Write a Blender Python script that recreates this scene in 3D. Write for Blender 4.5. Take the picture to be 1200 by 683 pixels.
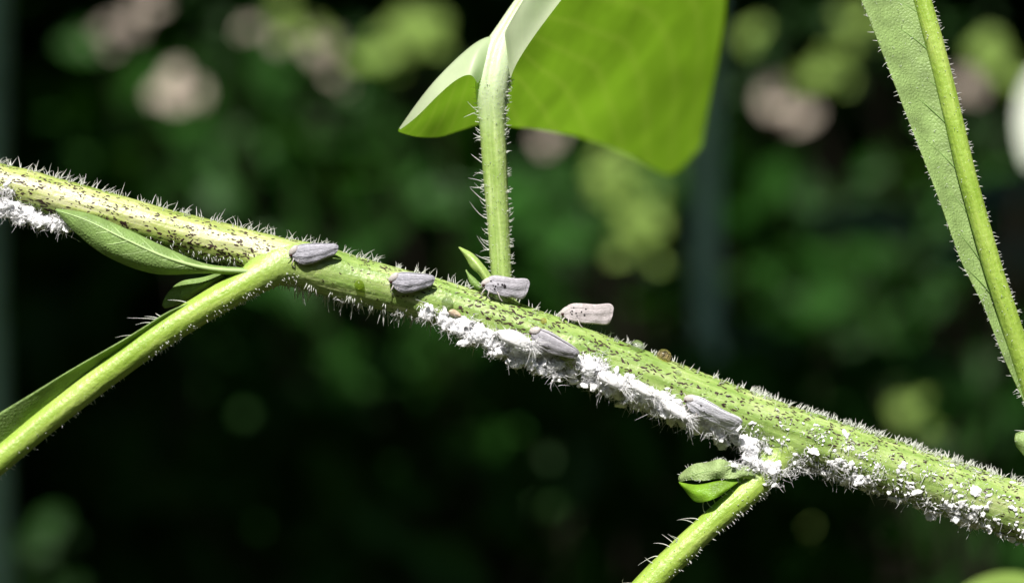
import bpy, math, random
import numpy as np
from mathutils import Vector, Matrix, noise

# ------------------------------------------------------------------ units: 1 Blender unit = 1 cm
for o in list(bpy.data.objects):
    bpy.data.objects.remove(o)
scene = bpy.context.scene
COL = scene.collection
scene.unit_settings.scale_length = 0.01
random.seed(7)
RNG = np.random.default_rng(11)

# ------------------------------------------------------------------ camera
DF = 30.0                       # distance to the plane of focus (cm)
APERTURE = 0.74                 # entrance pupil (cm)
cam_d = bpy.data.cameras.new("camera")
cam_d.sensor_width = 36
cam_d.lens = 72
cam_d.clip_start = 0.5
cam_d.clip_end = 60000
cam_d.dof.use_dof = True
cam_d.dof.focus_distance = DF - 0.25
cam_d.dof.aperture_fstop = cam_d.lens * 1e-3 / APERTURE
cam = bpy.data.objects.new("camera", cam_d)
COL.objects.link(cam)
cam.location = (0, -DF, 0)
cam.rotation_euler = (math.radians(90), 0, 0)
scene.camera = cam

# ------------------------------------------------------------------ sky, sun, exposure
SUN = Vector((-0.16, -0.60, 0.78)).normalized()     # towards the sun
w = bpy.data.worlds.new("World")
scene.world = w
w.use_nodes = True
nt = w.node_tree
bg = nt.nodes["Background"]
sky = nt.nodes.new("ShaderNodeTexSky")
sky.sky_type = 'NISHITA'
sky.sun_disc = False
sky.sun_elevation = math.asin(SUN.z)
sky.sun_rotation = math.atan2(SUN.x, SUN.y)
nt.links.new(sky.outputs[0], bg.inputs[0])
bg.inputs[1].default_value = 0.052
sun_d = bpy.data.lights.new("sun", 'SUN')
sun_d.energy = 4.6
sun_d.angle = math.radians(0.53)
sun_d.color = (1.0, 0.955, 0.89)
sun = bpy.data.objects.new("sun", sun_d)
COL.objects.link(sun)
sun.location = SUN * 900
sun.rotation_euler = (-SUN).to_track_quat('-Z', 'Y').to_euler()
scene.view_settings.view_transform = 'Standard'
scene.view_settings.look = 'None'
scene.view_settings.exposure = 0.88
scene.view_settings.gamma = 1.0
scene.view_settings.use_curve_mapping = False
scene.cycles.max_bounces = 5
scene.cycles.diffuse_bounces = 3
scene.cycles.glossy_bounces = 2
scene.cycles.adaptive_threshold = 0.02
scene.cycles.transparent_max_bounces = 8
scene.cycles.sample_clamp_indirect = 4
scene.cycles.caustics_reflective = False
scene.cycles.caustics_refractive = False

# ------------------------------------------------------------------ helpers
def P(px, py, y=0.0):
    """a point at depth y whose place in the 1200 x 683 picture is px, py"""
    k = (DF + y) / DF / 80.0
    return Vector(((px - 600.0) * k, y, (341.5 - py) * k))

def tag(o, label=None, cat=None, group=None, kind=None):
    if label: o["label"] = label
    if cat: o["category"] = cat
    if group: o["group"] = group
    if kind: o["kind"] = kind
    return o

def empty(name, loc=(0, 0, 0)):
    o = bpy.data.objects.new(name, None)
    o.empty_display_size = 0.2
    COL.objects.link(o)
    o.location = loc
    return o

def obj(name, verts, faces, mat, parent=None, smooth=True, uv=None):
    me = bpy.data.meshes.new(name)
    me.from_pydata([tuple(v) for v in verts], [], [tuple(f) for f in faces])
    if mat is not None:
        me.materials.append(mat)
    if smooth:
        me.polygons.foreach_set("use_smooth", [True] * len(me.polygons))
    if uv is not None:
        l = me.uv_layers.new(name="UVMap")
        vi = np.zeros(len(me.loops), dtype=np.int32)
        me.loops.foreach_get("vertex_index", vi)
        l.data.foreach_set("uv", np.asarray(uv, dtype=np.float32)[vi].ravel())
    me.update()
    o = bpy.data.objects.new(name, me)
    COL.objects.link(o)
    if parent is not None:
        o.parent = parent
    return o

def spline(keys, t):
    """Catmull-Rom through keys [(t, v...)], not evenly spaced"""
    ks = np.asarray(keys, float)
    ts = ks[:, 0]
    i = int(np.clip(np.searchsorted(ts, t) - 1, 0, len(ts) - 2))
    t0, t1 = ts[i], ts[i + 1]
    f = (t - t0) / (t1 - t0)
    p1, p2 = ks[i, 1:], ks[i + 1, 1:]
    m1 = (ks[i + 1, 1:] - ks[i - 1, 1:]) / (ts[i + 1] - ts[i - 1]) if i > 0 else (p2 - p1) / (t1 - t0)
    m2 = (ks[i + 2, 1:] - p1) / (ts[i + 2] - t0) if i + 2 < len(ts) else (p2 - p1) / (t1 - t0)
    d = t1 - t0
    f2, f3 = f * f, f * f * f
    return (2*f3 - 3*f2 + 1)*p1 + (f3 - 2*f2 + f)*d*m1 + (-2*f3 + 3*f2)*p2 + (f3 - f2)*d*m2

class Axis:
    """a curved axis with a radius: gives points on the skin of a stem"""
    def __init__(self, keys, bump=0.03, seed=0.0, front=Vector((0, -1, 0)), groove=None, upref=Vector((0, 0, 1))):
        # keys: (t, px, py, depth, radius_px)
        self.k = keys; self.t0 = keys[0][0]; self.t1 = keys[-1][0]
        self.bump = bump; self.seed = seed; self.front = front; self.groove = groove; self.upref = upref; self.blend = []; self._s = None; self.ridge = 0.0
    def c(self, t):
        px, py, y, r = spline(self.k, t)
        return P(px, py, y), r / 80.0 * (DF + y) / DF
    def frame(self, t):
        e = (self.t1 - self.t0) * 0.004
        a, _ = self.c(max(self.t0, t - e)); b, _ = self.c(min(self.t1, t + e))
        T = (b - a).normalized()
        F = (self.front - T * self.front.dot(T)).normalized()
        U = F.cross(T).normalized()
        if U.dot(self.upref) < 0: U = -U
        return T, F, U
    def dist(self, p):
        if self._s is None:
            cs = [self.c(self.t0 + (self.t1 - self.t0) * i / 400) for i in range(401)]
            self._s = (np.array([tuple(c[0]) for c in cs]), np.array([c[1] for c in cs]))
        d = np.linalg.norm(self._s[0] - np.array(p)[None], axis=1) - self._s[1]
        return d.min()
    def surf(self, t, phi, h=0.0):
        """phi 0 faces the camera, +90 deg is the upper (or left) side"""
        c, r = self.c(t)
        T, F, U = self.frame(t)
        n = F * math.cos(phi) + U * math.sin(phi)
        p = c + n * r
        rr = r
        if self.groove:
            d = math.atan2(math.sin(phi - self.groove[0]), math.cos(phi - self.groove[0]))
            rr *= 1 - self.groove[1] * math.exp(-(d / self.groove[2]) ** 2)
        rr *= 1 + self.bump * noise.noise(p * 2.2 + Vector((self.seed, 0, 0))) \
                + self.bump * 0.5 * noise.noise(Vector((t * 0.02, math.cos(phi) * 4 + self.seed, math.sin(phi) * 4)))
        if self.ridge:                       # lengthwise ribs
            rr *= 1 + self.ridge * math.sin(phi * 15 + 2.5 * noise.noise(Vector((t * .012, self.seed, 0)))) * (.6 + .8 * noise.noise(Vector((t * .01, phi, 7))))
        for other, k, ta, tb in self.blend:          # rounded fillet where two stems join
            if not ta < t < tb: continue
            q = c + n * rr
            d = other.dist(q)
            if abs(d) < k:
                rr += 0.36 * k * (1 - abs(d) / k) ** 2
        return c + n * (rr + h), n
    def mesh(self, name, mat, parent, rings=120, seg=40):
        V, Fc, UV = [], [], []
        L = 0; last = None
        for i in range(rings):
            t = self.t0 + (self.t1 - self.t0) * i / (rings - 1)
            c, r = self.c(t)
            if last is not None: L += (c - last).length
            last = c
            for j in range(seg):
                ph = 2 * math.pi * j / seg
                V.append(self.surf(t, ph)[0]); UV.append((L, ph if ph <= math.pi else ph - 2*math.pi))
        for i in range(rings - 1):
            for j in range(seg):
                a = i * seg + j; b = i * seg + (j + 1) % seg
                Fc.append((a, b, b + seg, a + seg))
        for i in (0, rings - 1):
            c, r = self.c(self.t0 if i == 0 else self.t1)
            k = len(V); V.append(c); UV.append((0, 0))
            for j in range(seg):
                a = i * seg + j; b = i * seg + (j + 1) % seg
                Fc.append((k, b, a) if i == 0 else (k, a, b))
        return obj(name, V, Fc, mat, parent, uv=UV)

def patch(name, grid, nu, nv, mat, parent, thick=0.012, wave=0.0, seed=0.0, flip=False):
    """smooth sheet through a grid of control points (rows x cols of Vector)"""
    R, Cn = len(grid), len(grid[0])
    rows = []
    for r in range(R):
        keys = [(i / (Cn - 1),) + tuple(grid[r][i]) for i in range(Cn)]
        rows.append([spline(keys, u / (nu - 1)) for u in range(nu)])
    V, F, UV = [], [], []
    for v in range(nv):
        for u in range(nu):
            keys = [(i / (R - 1),) + tuple(rows[i][u]) for i in range(R)]
            p = Vector(spline(keys, v / (nv - 1)))
            if wave:
                p += Vector((0, 1, 0.6)) * wave * noise.noise(p * 1.3 + Vector((seed, 0, 0)))
            V.append(p); UV.append((u / (nu - 1), v / (nv - 1)))
    for v in range(nv - 1):
        for u in range(nu - 1):
            a = v * nu + u
            f = (a, a + 1, a + nu + 1, a + nu)
            F.append(f[::-1] if flip else f)
    o = obj(name, V, F, mat, parent, uv=UV)
    if thick:
        m = o.modifiers.new("thickness", 'SOLIDIFY'); m.thickness = thick; m.offset = 0
    o["nu"] = nu; o["nv"] = nv
    return o

def hairs(name, items, mat, parent, seg=5, sides=3):
    """items: (root, direction, length, base radius, bend vector)"""
    n = len(items)
    if not n: return None
    root = np.array([i[0] for i in items], float); d = np.array([i[1] for i in items], float)
    L = np.array([i[2] for i in items], float)[:, None]; r0 = np.array([i[3] for i in items], float)
    b = np.array([i[4] for i in items], float)
    d /= np.linalg.norm(d, axis=1)[:, None]
    ref = np.where(np.abs(d[:, 2:3]) < 0.8, [[0, 0, 1.0]], [[1.0, 0, 0]])
    e1 = np.cross(d, ref); e1 /= np.linalg.norm(e1, axis=1)[:, None]
    e2 = np.cross(d, e1)
    V = np.zeros((n, seg, sides, 3))
    for s in range(seg):
        f = s / (seg - 1)
        c = root + d * L * (f - 0.03) + b * L * f * f
        rad = r0 * (1 - f) ** 0.7 + 0.0012
        for k in range(sides):
            a = 2 * math.pi * k / sides
            V[:, s, k] = c + (e1 * math.cos(a) + e2 * math.sin(a)) * rad[:, None]
    F = []
    base = np.arange(n)[:, None] * seg * sides
    fs = []
    for s in range(seg - 1):
        for k in range(sides):
            k2 = (k + 1) % sides
            fs.append((s*sides + k, s*sides + k2, (s+1)*sides + k2, (s+1)*sides + k))
    fs = np.array(fs)
    F = (base[:, :, None] + fs[None]).reshape(-1, 4)
    o = obj(name, V.reshape(-1, 3).tolist(), F.tolist(), mat, parent)
    return tag(o, kind="stuff")

ICO_V = None
def ico():
    global ICO_V
    if ICO_V is None:
        g = (1 + 5 ** .5) / 2
        v = np.array([(-1,g,0),(1,g,0),(-1,-g,0),(1,-g,0),(0,-1,g),(0,1,g),(0,-1,-g),(0,1,-g),(g,0,-1),(g,0,1),(-g,0,-1),(-g,0,1)], float)
        v /= np.linalg.norm(v[0])
        f = [(0,11,5),(0,5,1),(0,1,7),(0,7,10),(0,10,11),(1,5,9),(5,11,4),(11,10,2),(10,7,6),(7,1,8),(3,9,4),(3,4,2),(3,2,6),(3,6,8),(3,8,9),(4,9,5),(2,4,11),(6,2,10),(8,6,7),(9,8,1)]
        ICO_V = (v, np.array(f))
    return ICO_V

def ico2():
    v, f = ico()
    V = [tuple(x) for x in v]; mid = {}; F = []
    def m(a, b):
        k = (min(a, b), max(a, b))
        if k not in mid:
            p = (np.array(V[a]) + np.array(V[b])); p /= np.linalg.norm(p)
            mid[k] = len(V); V.append(tuple(p))
        return mid[k]
    for a, b, c in f:
        ab, bc, ca = m(a, b), m(b, c), m(c, a)
        F += [(a, ab, ca), (b, bc, ab), (c, ca, bc), (ab, bc, ca)]
    return np.array(V), np.array(F)

ICO3 = []
def ico3():
    if not ICO3:
        v, f = ico2()
        V = [tuple(x) for x in v]; mid = {}; F = []
        def m(a, b):
            k = (min(a, b), max(a, b))
            if k not in mid:
                p = (np.array(V[a]) + np.array(V[b])); p /= np.linalg.norm(p)
                mid[k] = len(V); V.append(tuple(p))
            return mid[k]
        for a, b, c in f:
            ab, bc, ca = m(a, b), m(b, c), m(c, a)
            F += [(a, ab, ca), (b, bc, ab), (c, ca, bc), (ab, bc, ca)]
        V = np.array(V); kinds = []
        for q in range(14):                       # a stock of flocky shapes
            o = Vector((q * 7.3, q * 3.1, 0))
            d = np.array([1 + .45 * noise.noise(Vector(p) * 1.6 + o) + .38 * noise.noise(Vector(p) * 4.2 + o) + .3 * noise.noise(Vector(p) * 9.0 + o) for p in V])
            kinds.append(V * d[:, None])
        ICO3.extend([kinds, np.array(F)])
    return ICO3

def lathe_body(name, prof, mat, parent, seg=16, squash=1.0):
    """prof: (x, radius, zoff) along local X"""
    V, F = [], []
    for x, r, z in prof:
        for j in range(seg):
            a = 2 * math.pi * j / seg
            V.append((x, math.cos(a) * r * squash, z + math.sin(a) * r))
    for i in range(len(prof) - 1):
        for j in range(seg):
            a = i*seg + j; b = i*seg + (j+1) % seg
            F.append((a, b, b + seg, a + seg))
    F.append(tuple(range(seg))[::-1]); F.append(tuple((len(prof)-1)*seg + j for j in range(seg)))
    return obj(name, V, F, mat, parent)

# ------------------------------------------------------------------ materials
def new_mat(name):
    m = bpy.data.materials.new(name); m.use_nodes = True
    n = m.node_tree.nodes
    return m, n, m.node_tree.links, n["Principled BSDF"], n["Material Output"]

def ramp(n, stops):
    r = n.new("ShaderNodeValToRGB")
    e = r.color_ramp.elements
    while len(e) < len(stops): e.new(0.5)
    for i, (p, c) in enumerate(stops):
        e[i].position = p; e[i].color = (*c, 1)
    return r

def stem_material(name, c_lo, c_mid, c_hi, bump=0.5, streak=5.0, rough=0.38, fleck=(0.75, 0.78, 0.5), old=None, side=False, base=None, tip=None, b0=.35, b1=1.3):
    m, n, l, bs, out = new_mat(name)
    uv = n.new("ShaderNodeUVMap")
    mp = n.new("ShaderNodeMapping"); mp.inputs["Scale"].default_value = (0.55, streak * 0.45, 1)
    l.new(uv.outputs[0], mp.inputs[0])
    nz = n.new("ShaderNodeTexNoise"); nz.inputs["Scale"].default_value = 2.0; nz.inputs["Detail"].default_value = 5
    l.new(mp.outputs[0], nz.inputs[0])
    tc = n.new("ShaderNodeTexCoord")
    nz2 = n.new("ShaderNodeTexNoise"); nz2.inputs["Scale"].default_value = 1.6; nz2.inputs["Detail"].default_value = 4
    l.new(tc.outputs["Object"], nz2.inputs[0])
    mx = n.new("ShaderNodeMath"); mx.operation = 'MULTIPLY_ADD'; mx.inputs[1].default_value = 0.6
    l.new(nz.outputs[0], mx.inputs[0])
    mm = n.new("ShaderNodeMath"); mm.operation = 'MULTIPLY'; mm.inputs[1].default_value = 0.4
    l.new(nz2.outputs[0], mm.inputs[0]); l.new(mm.outputs[0], mx.inputs[2])
    r = ramp(n, [(0.32, c_lo), (0.5, c_mid), (0.68, c_hi)])
    l.new(mx.outputs[0], r.inputs[0])
    col = r.outputs[0]
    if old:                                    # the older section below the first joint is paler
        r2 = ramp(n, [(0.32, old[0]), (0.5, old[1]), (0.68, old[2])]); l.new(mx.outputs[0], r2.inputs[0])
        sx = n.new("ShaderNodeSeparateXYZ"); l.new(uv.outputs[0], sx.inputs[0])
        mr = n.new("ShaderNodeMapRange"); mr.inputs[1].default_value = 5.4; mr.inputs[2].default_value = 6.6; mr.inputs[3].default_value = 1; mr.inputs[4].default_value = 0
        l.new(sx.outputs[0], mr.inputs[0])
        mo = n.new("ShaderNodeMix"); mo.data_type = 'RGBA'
        if side:                               # stem's cream plus sunlight painted in: flank paler than crest and belly
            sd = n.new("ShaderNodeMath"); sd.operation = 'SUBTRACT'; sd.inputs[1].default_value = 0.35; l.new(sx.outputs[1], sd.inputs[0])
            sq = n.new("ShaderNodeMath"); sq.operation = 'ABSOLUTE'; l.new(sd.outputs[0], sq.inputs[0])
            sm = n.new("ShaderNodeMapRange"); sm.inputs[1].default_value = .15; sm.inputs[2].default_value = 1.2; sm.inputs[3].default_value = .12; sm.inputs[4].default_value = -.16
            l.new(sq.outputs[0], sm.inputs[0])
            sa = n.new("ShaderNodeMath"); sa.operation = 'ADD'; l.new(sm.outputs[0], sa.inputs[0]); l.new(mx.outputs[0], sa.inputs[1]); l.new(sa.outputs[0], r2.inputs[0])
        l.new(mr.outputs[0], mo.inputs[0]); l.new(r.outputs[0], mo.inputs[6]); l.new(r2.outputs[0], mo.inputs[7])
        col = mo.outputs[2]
    if base:                                   # joint end shares the colour of the main stem
        sx = n.new("ShaderNodeSeparateXYZ"); l.new(uv.outputs[0], sx.inputs[0])
        mr = n.new("ShaderNodeMapRange"); mr.inputs[1].default_value = b0; mr.inputs[2].default_value = b1; mr.inputs[3].default_value = 1; mr.inputs[4].default_value = 0
        l.new(sx.outputs[0], mr.inputs[0])
        mo = n.new("ShaderNodeMix"); mo.data_type = 'RGBA'; mo.inputs[7].default_value = (*base, 1)
        l.new(mr.outputs[0], mo.inputs[0]); l.new(col, mo.inputs[6]); col = mo.outputs[2]
    if tip:                                    # whitish where it spreads into the leaf
        sx = n.new("ShaderNodeSeparateXYZ"); l.new(uv.outputs[0], sx.inputs[0])
        mr = n.new("ShaderNodeMapRange"); mr.inputs[1].default_value = 2.6; mr.inputs[2].default_value = 3.6
        l.new(sx.outputs[0], mr.inputs[0])
        mo = n.new("ShaderNodeMix"); mo.data_type = 'RGBA'; mo.inputs[7].default_value = (*tip, 1)
        l.new(mr.outputs[0], mo.inputs[0]); l.new(col, mo.inputs[6]); col = mo.outputs[2]
    # tiny pale flecks (pores)
    vo = n.new("ShaderNodeTexVoronoi"); vo.inputs["Scale"].default_value = 26
    l.new(tc.outputs["Object"], vo.inputs[0])
    rf = ramp(n, [(0.08, (1, 1, 1)), (0.2, (0, 0, 0))]); l.new(vo.outputs["Distance"], rf.inputs[0])
    mixf = n.new("ShaderNodeMix"); mixf.data_type = 'RGBA'
    mf = n.new("ShaderNodeMath"); mf.operation = 'MULTIPLY'; mf.inputs[1].default_value = 0.4
    l.new(rf.outputs[0], mf.inputs[0]); l.new(mf.outputs[0], mixf.inputs[0])
    l.new(col, mixf.inputs[6]); mixf.inputs[7].default_value = (*fleck, 1)
    l.new(mixf.outputs[2], bs.inputs["Base Color"])
    bs.inputs["Roughness"].default_value = rough
    bs.inputs["Specular IOR Level"].default_value = 0.45
    bs.inputs["Subsurface Weight"].default_value = 0.25
    bs.inputs["Subsurface Radius"].default_value = (0.10, 0.13, 0.03)
    bs.inputs["Subsurface Scale"].default_value = 1.0
    nb = n.new("ShaderNodeTexNoise"); nb.inputs["Scale"].default_value = 14; nb.inputs["Detail"].default_value = 6
    l.new(tc.outputs["Object"], nb.inputs[0])
    ad = n.new("ShaderNodeMath"); ad.operation = 'ADD'
    l.new(nb.outputs[0], ad.inputs[0]); l.new(nz.outputs[0], ad.inputs[1])
    bp = n.new("ShaderNodeBump"); bp.inputs["Strength"].default_value = bump; bp.inputs["Distance"].default_value = 0.03
    l.new(ad.outputs[0], bp.inputs["Height"]); l.new(bp.outputs[0], bs.inputs["Normal"])
    return m

def leaf_material(name, top, under, trans, tw=0.5, rough=0.4, spec=0.4, scale=3.0, bump=0.3, veins=False):
    """top / underside colours by face side, light shining through"""
    m, n, l, bs, out = new_mat(name)
    tc = n.new("ShaderNodeTexCoord")
    nz = n.new("ShaderNodeTexNoise"); nz.inputs["Scale"].default_value = scale; nz.inputs["Detail"].default_value = 6
    l.new(tc.outputs["Object"], nz.inputs[0])
    def varied(c):
        r = ramp(n, [(0.3, tuple(x * 0.75 for x in c)), (0.7, tuple(min(1, x * 1.2) for x in c))])
        l.new(nz.outputs[0], r.inputs[0]); return r
    a, b, t = varied(top), varied(under), varied(trans)
    geo = n.new("ShaderNodeNewGeometry")
    mix = n.new("ShaderNodeMix"); mix.data_type = 'RGBA'
    l.new(geo.outputs["Backfacing"], mix.inputs[0]); l.new(a.outputs[0], mix.inputs[6]); l.new(b.outputs[0], mix.inputs[7])
    l.new(mix.outputs[2], bs.inputs["Base Color"])
    bs.inputs["Roughness"].default_value = rough
    bs.inputs["Specular IOR Level"].default_value = spec
    tr = n.new("ShaderNodeBsdfTranslucent"); l.new(t.outputs[0], tr.inputs[0])
    if veins:                                  # side veins let more light through
        uv = n.new("ShaderNodeUVMap"); sp = n.new("ShaderNodeSeparateXYZ"); l.new(uv.outputs[0], sp.inputs[0])
        m1 = n.new("ShaderNodeMath"); m1.operation = 'MULTIPLY_ADD'; m1.inputs[1].default_value = -.55; l.new(sp.outputs[1], m1.inputs[0]); l.new(sp.outputs[0], m1.inputs[2])
        m2 = n.new("ShaderNodeMath"); m2.operation = 'MULTIPLY_ADD'; m2.inputs[1].default_value = .05; l.new(nz.outputs[0], m2.inputs[0]); l.new(m1.outputs[0], m2.inputs[2])
        m3 = n.new("ShaderNodeMath"); m3.operation = 'MULTIPLY'; m3.inputs[1].default_value = 7.0; l.new(m2.outputs[0], m3.inputs[0])
        m4 = n.new("ShaderNodeMath"); m4.operation = 'PINGPONG'; m4.inputs[1].default_value = .5; l.new(m3.outputs[0], m4.inputs[0])
        rv_ = ramp(n, [(0.0, (1, 1, 1)), (0.2, (0, 0, 0))]); l.new(m4.outputs[0], rv_.inputs[0])
        mv = n.new("ShaderNodeMath"); mv.operation = 'MULTIPLY'; mv.inputs[1].default_value = .12; l.new(rv_.outputs[0], mv.inputs[0])
        mxv = n.new("ShaderNodeMix"); mxv.data_type = 'RGBA'; l.new(mv.outputs[0], mxv.inputs[0]); l.new(t.outputs[0], mxv.inputs[6]); mxv.inputs[7].default_value = (.66, .85, .12, 1)
        l.new(mxv.outputs[2], tr.inputs[0])
    sh = n.new("ShaderNodeMixShader"); sh.inputs[0].default_value = tw
    l.new(bs.outputs[0], sh.inputs[1]); l.new(tr.outputs[0], sh.inputs[2]); l.new(sh.outputs[0], out.inputs[0])
    nb = n.new("ShaderNodeTexVoronoi"); nb.inputs["Scale"].default_value = scale * 5; nb.feature = 'DISTANCE_TO_EDGE'
    l.new(tc.outputs["Object"], nb.inputs[0])
    bp = n.new("ShaderNodeBump"); bp.inputs["Strength"].default_value = bump; bp.inputs["Distance"].default_value = 0.02
    l.new(nb.outputs["Distance"], bp.inputs["Height"]); l.new(bp.outputs[0], bs.inputs["Normal"]); l.new(bp.outputs[0], tr.inputs["Normal"])
    return m

def plain(name, c, rough=0.6, spec=0.3, var=0.2, scale=8.0, trans=None, tw=0.4, bump=0.0, sss=0.0):
    m, n, l, bs, out = new_mat(name)
    tc = n.new("ShaderNodeTexCoord")
    nz = n.new("ShaderNodeTexNoise"); nz.inputs["Scale"].default_value = scale; nz.inputs["Detail"].default_value = 5
    l.new(tc.outputs["Object"], nz.inputs[0])
    r = ramp(n, [(0.3, tuple(x * (1 - var) for x in c)), (0.7, tuple(min(1, x * (1 + var)) for x in c))])
    l.new(nz.outputs[0], r.inputs[0]); l.new(r.outputs[0], bs.inputs["Base Color"])
    bs.inputs["Roughness"].default_value = rough; bs.inputs["Specular IOR Level"].default_value = spec
    if sss:
        bs.inputs["Subsurface Weight"].default_value = sss; bs.inputs["Subsurface Radius"].default_value = (.04, .04, .04); bs.inputs["Subsurface Scale"].default_value = 1
    if bump:
        bp = n.new("ShaderNodeBump"); bp.inputs["Strength"].default_value = bump; bp.inputs["Distance"].default_value = 0.02
        l.new(nz.outputs[0], bp.inputs["Height"]); l.new(bp.outputs[0], bs.inputs["Normal"])
    if trans:
        tr = n.new("ShaderNodeBsdfTranslucent"); tr.inputs[0].default_value = (*trans, 1)
        sh = n.new("ShaderNodeMixShader"); sh.inputs[0].default_value = tw
        l.new(bs.outputs[0], sh.inputs[1]); l.new(tr.outputs[0], sh.inputs[2]); l.new(sh.outputs[0], out.inputs[0])
    return m

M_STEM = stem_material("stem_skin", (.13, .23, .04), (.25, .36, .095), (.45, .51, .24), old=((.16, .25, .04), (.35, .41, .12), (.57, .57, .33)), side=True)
PETC = ((.20, .32, .035), (.28, .41, .065), (.38, .49, .12))
M_PET = stem_material("petiole_skin", *PETC, bump=0.5, streak=2.0)
M_LP = stem_material("joint_petiole_skin", *PETC, bump=0.5, streak=2.0, base=(.29, .39, .12), b0=1.3, b1=2.3)
M_BP = stem_material("lower_petiole_skin", *PETC, bump=0.6, streak=2.0, base=(.29, .39, .12), b0=.7, b1=1.4)
M_PETV = stem_material("upright_petiole_skin", (.23, .35, .08), (.30, .42, .12), (.44, .54, .24), bump=0.35, streak=3.0, tip=(.50, .60, .38))
M_SPOT = plain("dark_fleck", (.034, .018, .012), 0.6, 0.3, 0.4)
M_HAIR = plain("plant_hair", (.85, .86, .83), 0.35, 0.5, 0.05, trans=(.85, .87, .82), tw=0.5)
M_LEAF = leaf_material("leaf_blade", (.66, .76, .50), (.15, .27, .015), (.27, .53, .025), tw=0.52, rough=0.35, bump=0.02, scale=.7, veins=True)
M_SMALL = leaf_material("small_leaf_blade", (.24, .37, .11), (.24, .37, .11), (.34, .52, .05), tw=0.33, rough=0.5, scale=4, bump=0.7)
M_RLEAF = leaf_material("hanging_leaf_blade", (.30, .43, .15), (.30, .43, .15), (.38, .56, .07), tw=0.3, rough=0.5, scale=4, bump=0.7)
M_CURL = leaf_material("curled_leaflet", (.36, .48, .20), (.36, .48, .20), (.5, .66, .15), tw=0.35, rough=0.5, scale=5, bump=0.9)
M_LIME = leaf_material("lime_leaflet", (.26, .46, .04), (.26, .46, .04), (.42, .68, .03), tw=0.5, rough=0.4, scale=5, bump=0.5)
M_VEIN = plain("leaf_vein", (.36, .50, .20), 0.45, 0.4, 0.1)
M_VEIND = plain("sunken_vein", (.17, .28, .08), 0.5, 0.3, 0.1)
M_WAX = plain("wax_white", (.95, .95, .96), 0.8, 0.1, 0.01, trans=(.96, .96, .97), tw=0.55)
M_WAXC = plain("wax_clump", (.88, .885, .92), 0.85, 0.08, 0.01, scale=40, bump=0.5, sss=0.85)
M_WAXB = plain("wax_body", (.82, .82, .83), 0.75, 0.2, 0.08, scale=20, bump=0.8, trans=(.85,.85,.87), tw=.3)

# ------------------------------------------------------------------ ground
def make_ground():
    m, n, l, bs, out = new_mat("forest_soil")
    tc = n.new("ShaderNodeTexCoord"); nz = n.new("ShaderNodeTexNoise"); nz.inputs["Scale"].default_value = 0.05; nz.inputs["Detail"].default_value = 8
    l.new(tc.outputs["Object"], nz.inputs[0])
    r = ramp(n, [(0.35, (.03, .022, .012)), (0.55, (.05, .055, .02)), (0.7, (.04, .075, .02))]); l.new(nz.outputs[0], r.inputs[0])
    l.new(r.outputs[0], bs.inputs["Base Color"]); bs.inputs["Roughness"].default_value = 0.95
    N = 60; V = []; F = []
    g = lambda i: (1 if i > N/2 else -1) * (abs(i - N/2) / (N/2)) ** 3 * 40000
    for j in range(N + 1):
        for i in range(N + 1):
            x, y = g(i), g(j)
            V.append((x, y, -115 + 9 * noise.noise(Vector((x*.006, y*.006, 0)))))
    for j in range(N):
        for i in range(N):
            a = j*(N+1) + i; F.append((a, a+1, a+N+2, a+N+1))
    tag(obj("ground", V, F, m), kind="structure")
make_ground()

# ------------------------------------------------------------------ background: leaf masses, trees, shrubs
def leaf_mass(pos, size, up_bias, rng, aspect=0.5, fold=0.18):
    """many folded six-cornered leaves as one mesh: pos (n,3), size (n)"""
    n = len(pos)
    nrm = rng.normal(size=(n, 3)); nrm /= np.linalg.norm(nrm, axis=1)[:, None]
    nrm = nrm * (1 - np.linalg.norm(up_bias)) + np.asarray(up_bias)[None]
    nrm /= np.linalg.norm(nrm, axis=1)[:, None]
    a = rng.normal(size=(n, 3)); a -= (a * nrm).sum(1)[:, None] * nrm; a /= np.linalg.norm(a, axis=1)[:, None]
    b = np.cross(nrm, a)
    s = np.asarray(size)[:, None]
    pts = [(-.5, 0, 0), (-.15, .5*aspect, fold*.4), (.25, .38*aspect, fold*.3), (.5, 0, -.06), (.25, -.38*aspect, fold*.3), (-.15, -.5*aspect, fold*.4)]
    V = np.stack([pos + a*s*x + b*s*y + nrm*s*z for x, y, z in pts], 1).reshape(-1, 3)
    base = np.arange(n)[:, None] * 6
    F = np.concatenate([base + np.array([0, 1, 2, 3]), base + np.array([0, 3, 4, 5])])
    return V, F

def obj_np(name, V, F, mat, parent=None):
    me = bpy.data.meshes.new(name)
    nf = len(F); k = F.shape[1]
    me.vertices.add(len(V)); me.vertices.foreach_set("co", np.asarray(V, np.float32).ravel())
    me.loops.add(nf * k); me.loops.foreach_set("vertex_index", np.asarray(F, np.int32).ravel())
    me.polygons.add(nf); me.polygons.foreach_set("loop_start", np.arange(0, nf * k, k, dtype=np.int32))
    me.materials.append(mat); me.update(calc_edges=True); me.validate()
    o = bpy.data.objects.new(name, me); COL.objects.link(o)
    if parent is not None: o.parent = parent
    return o

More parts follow.
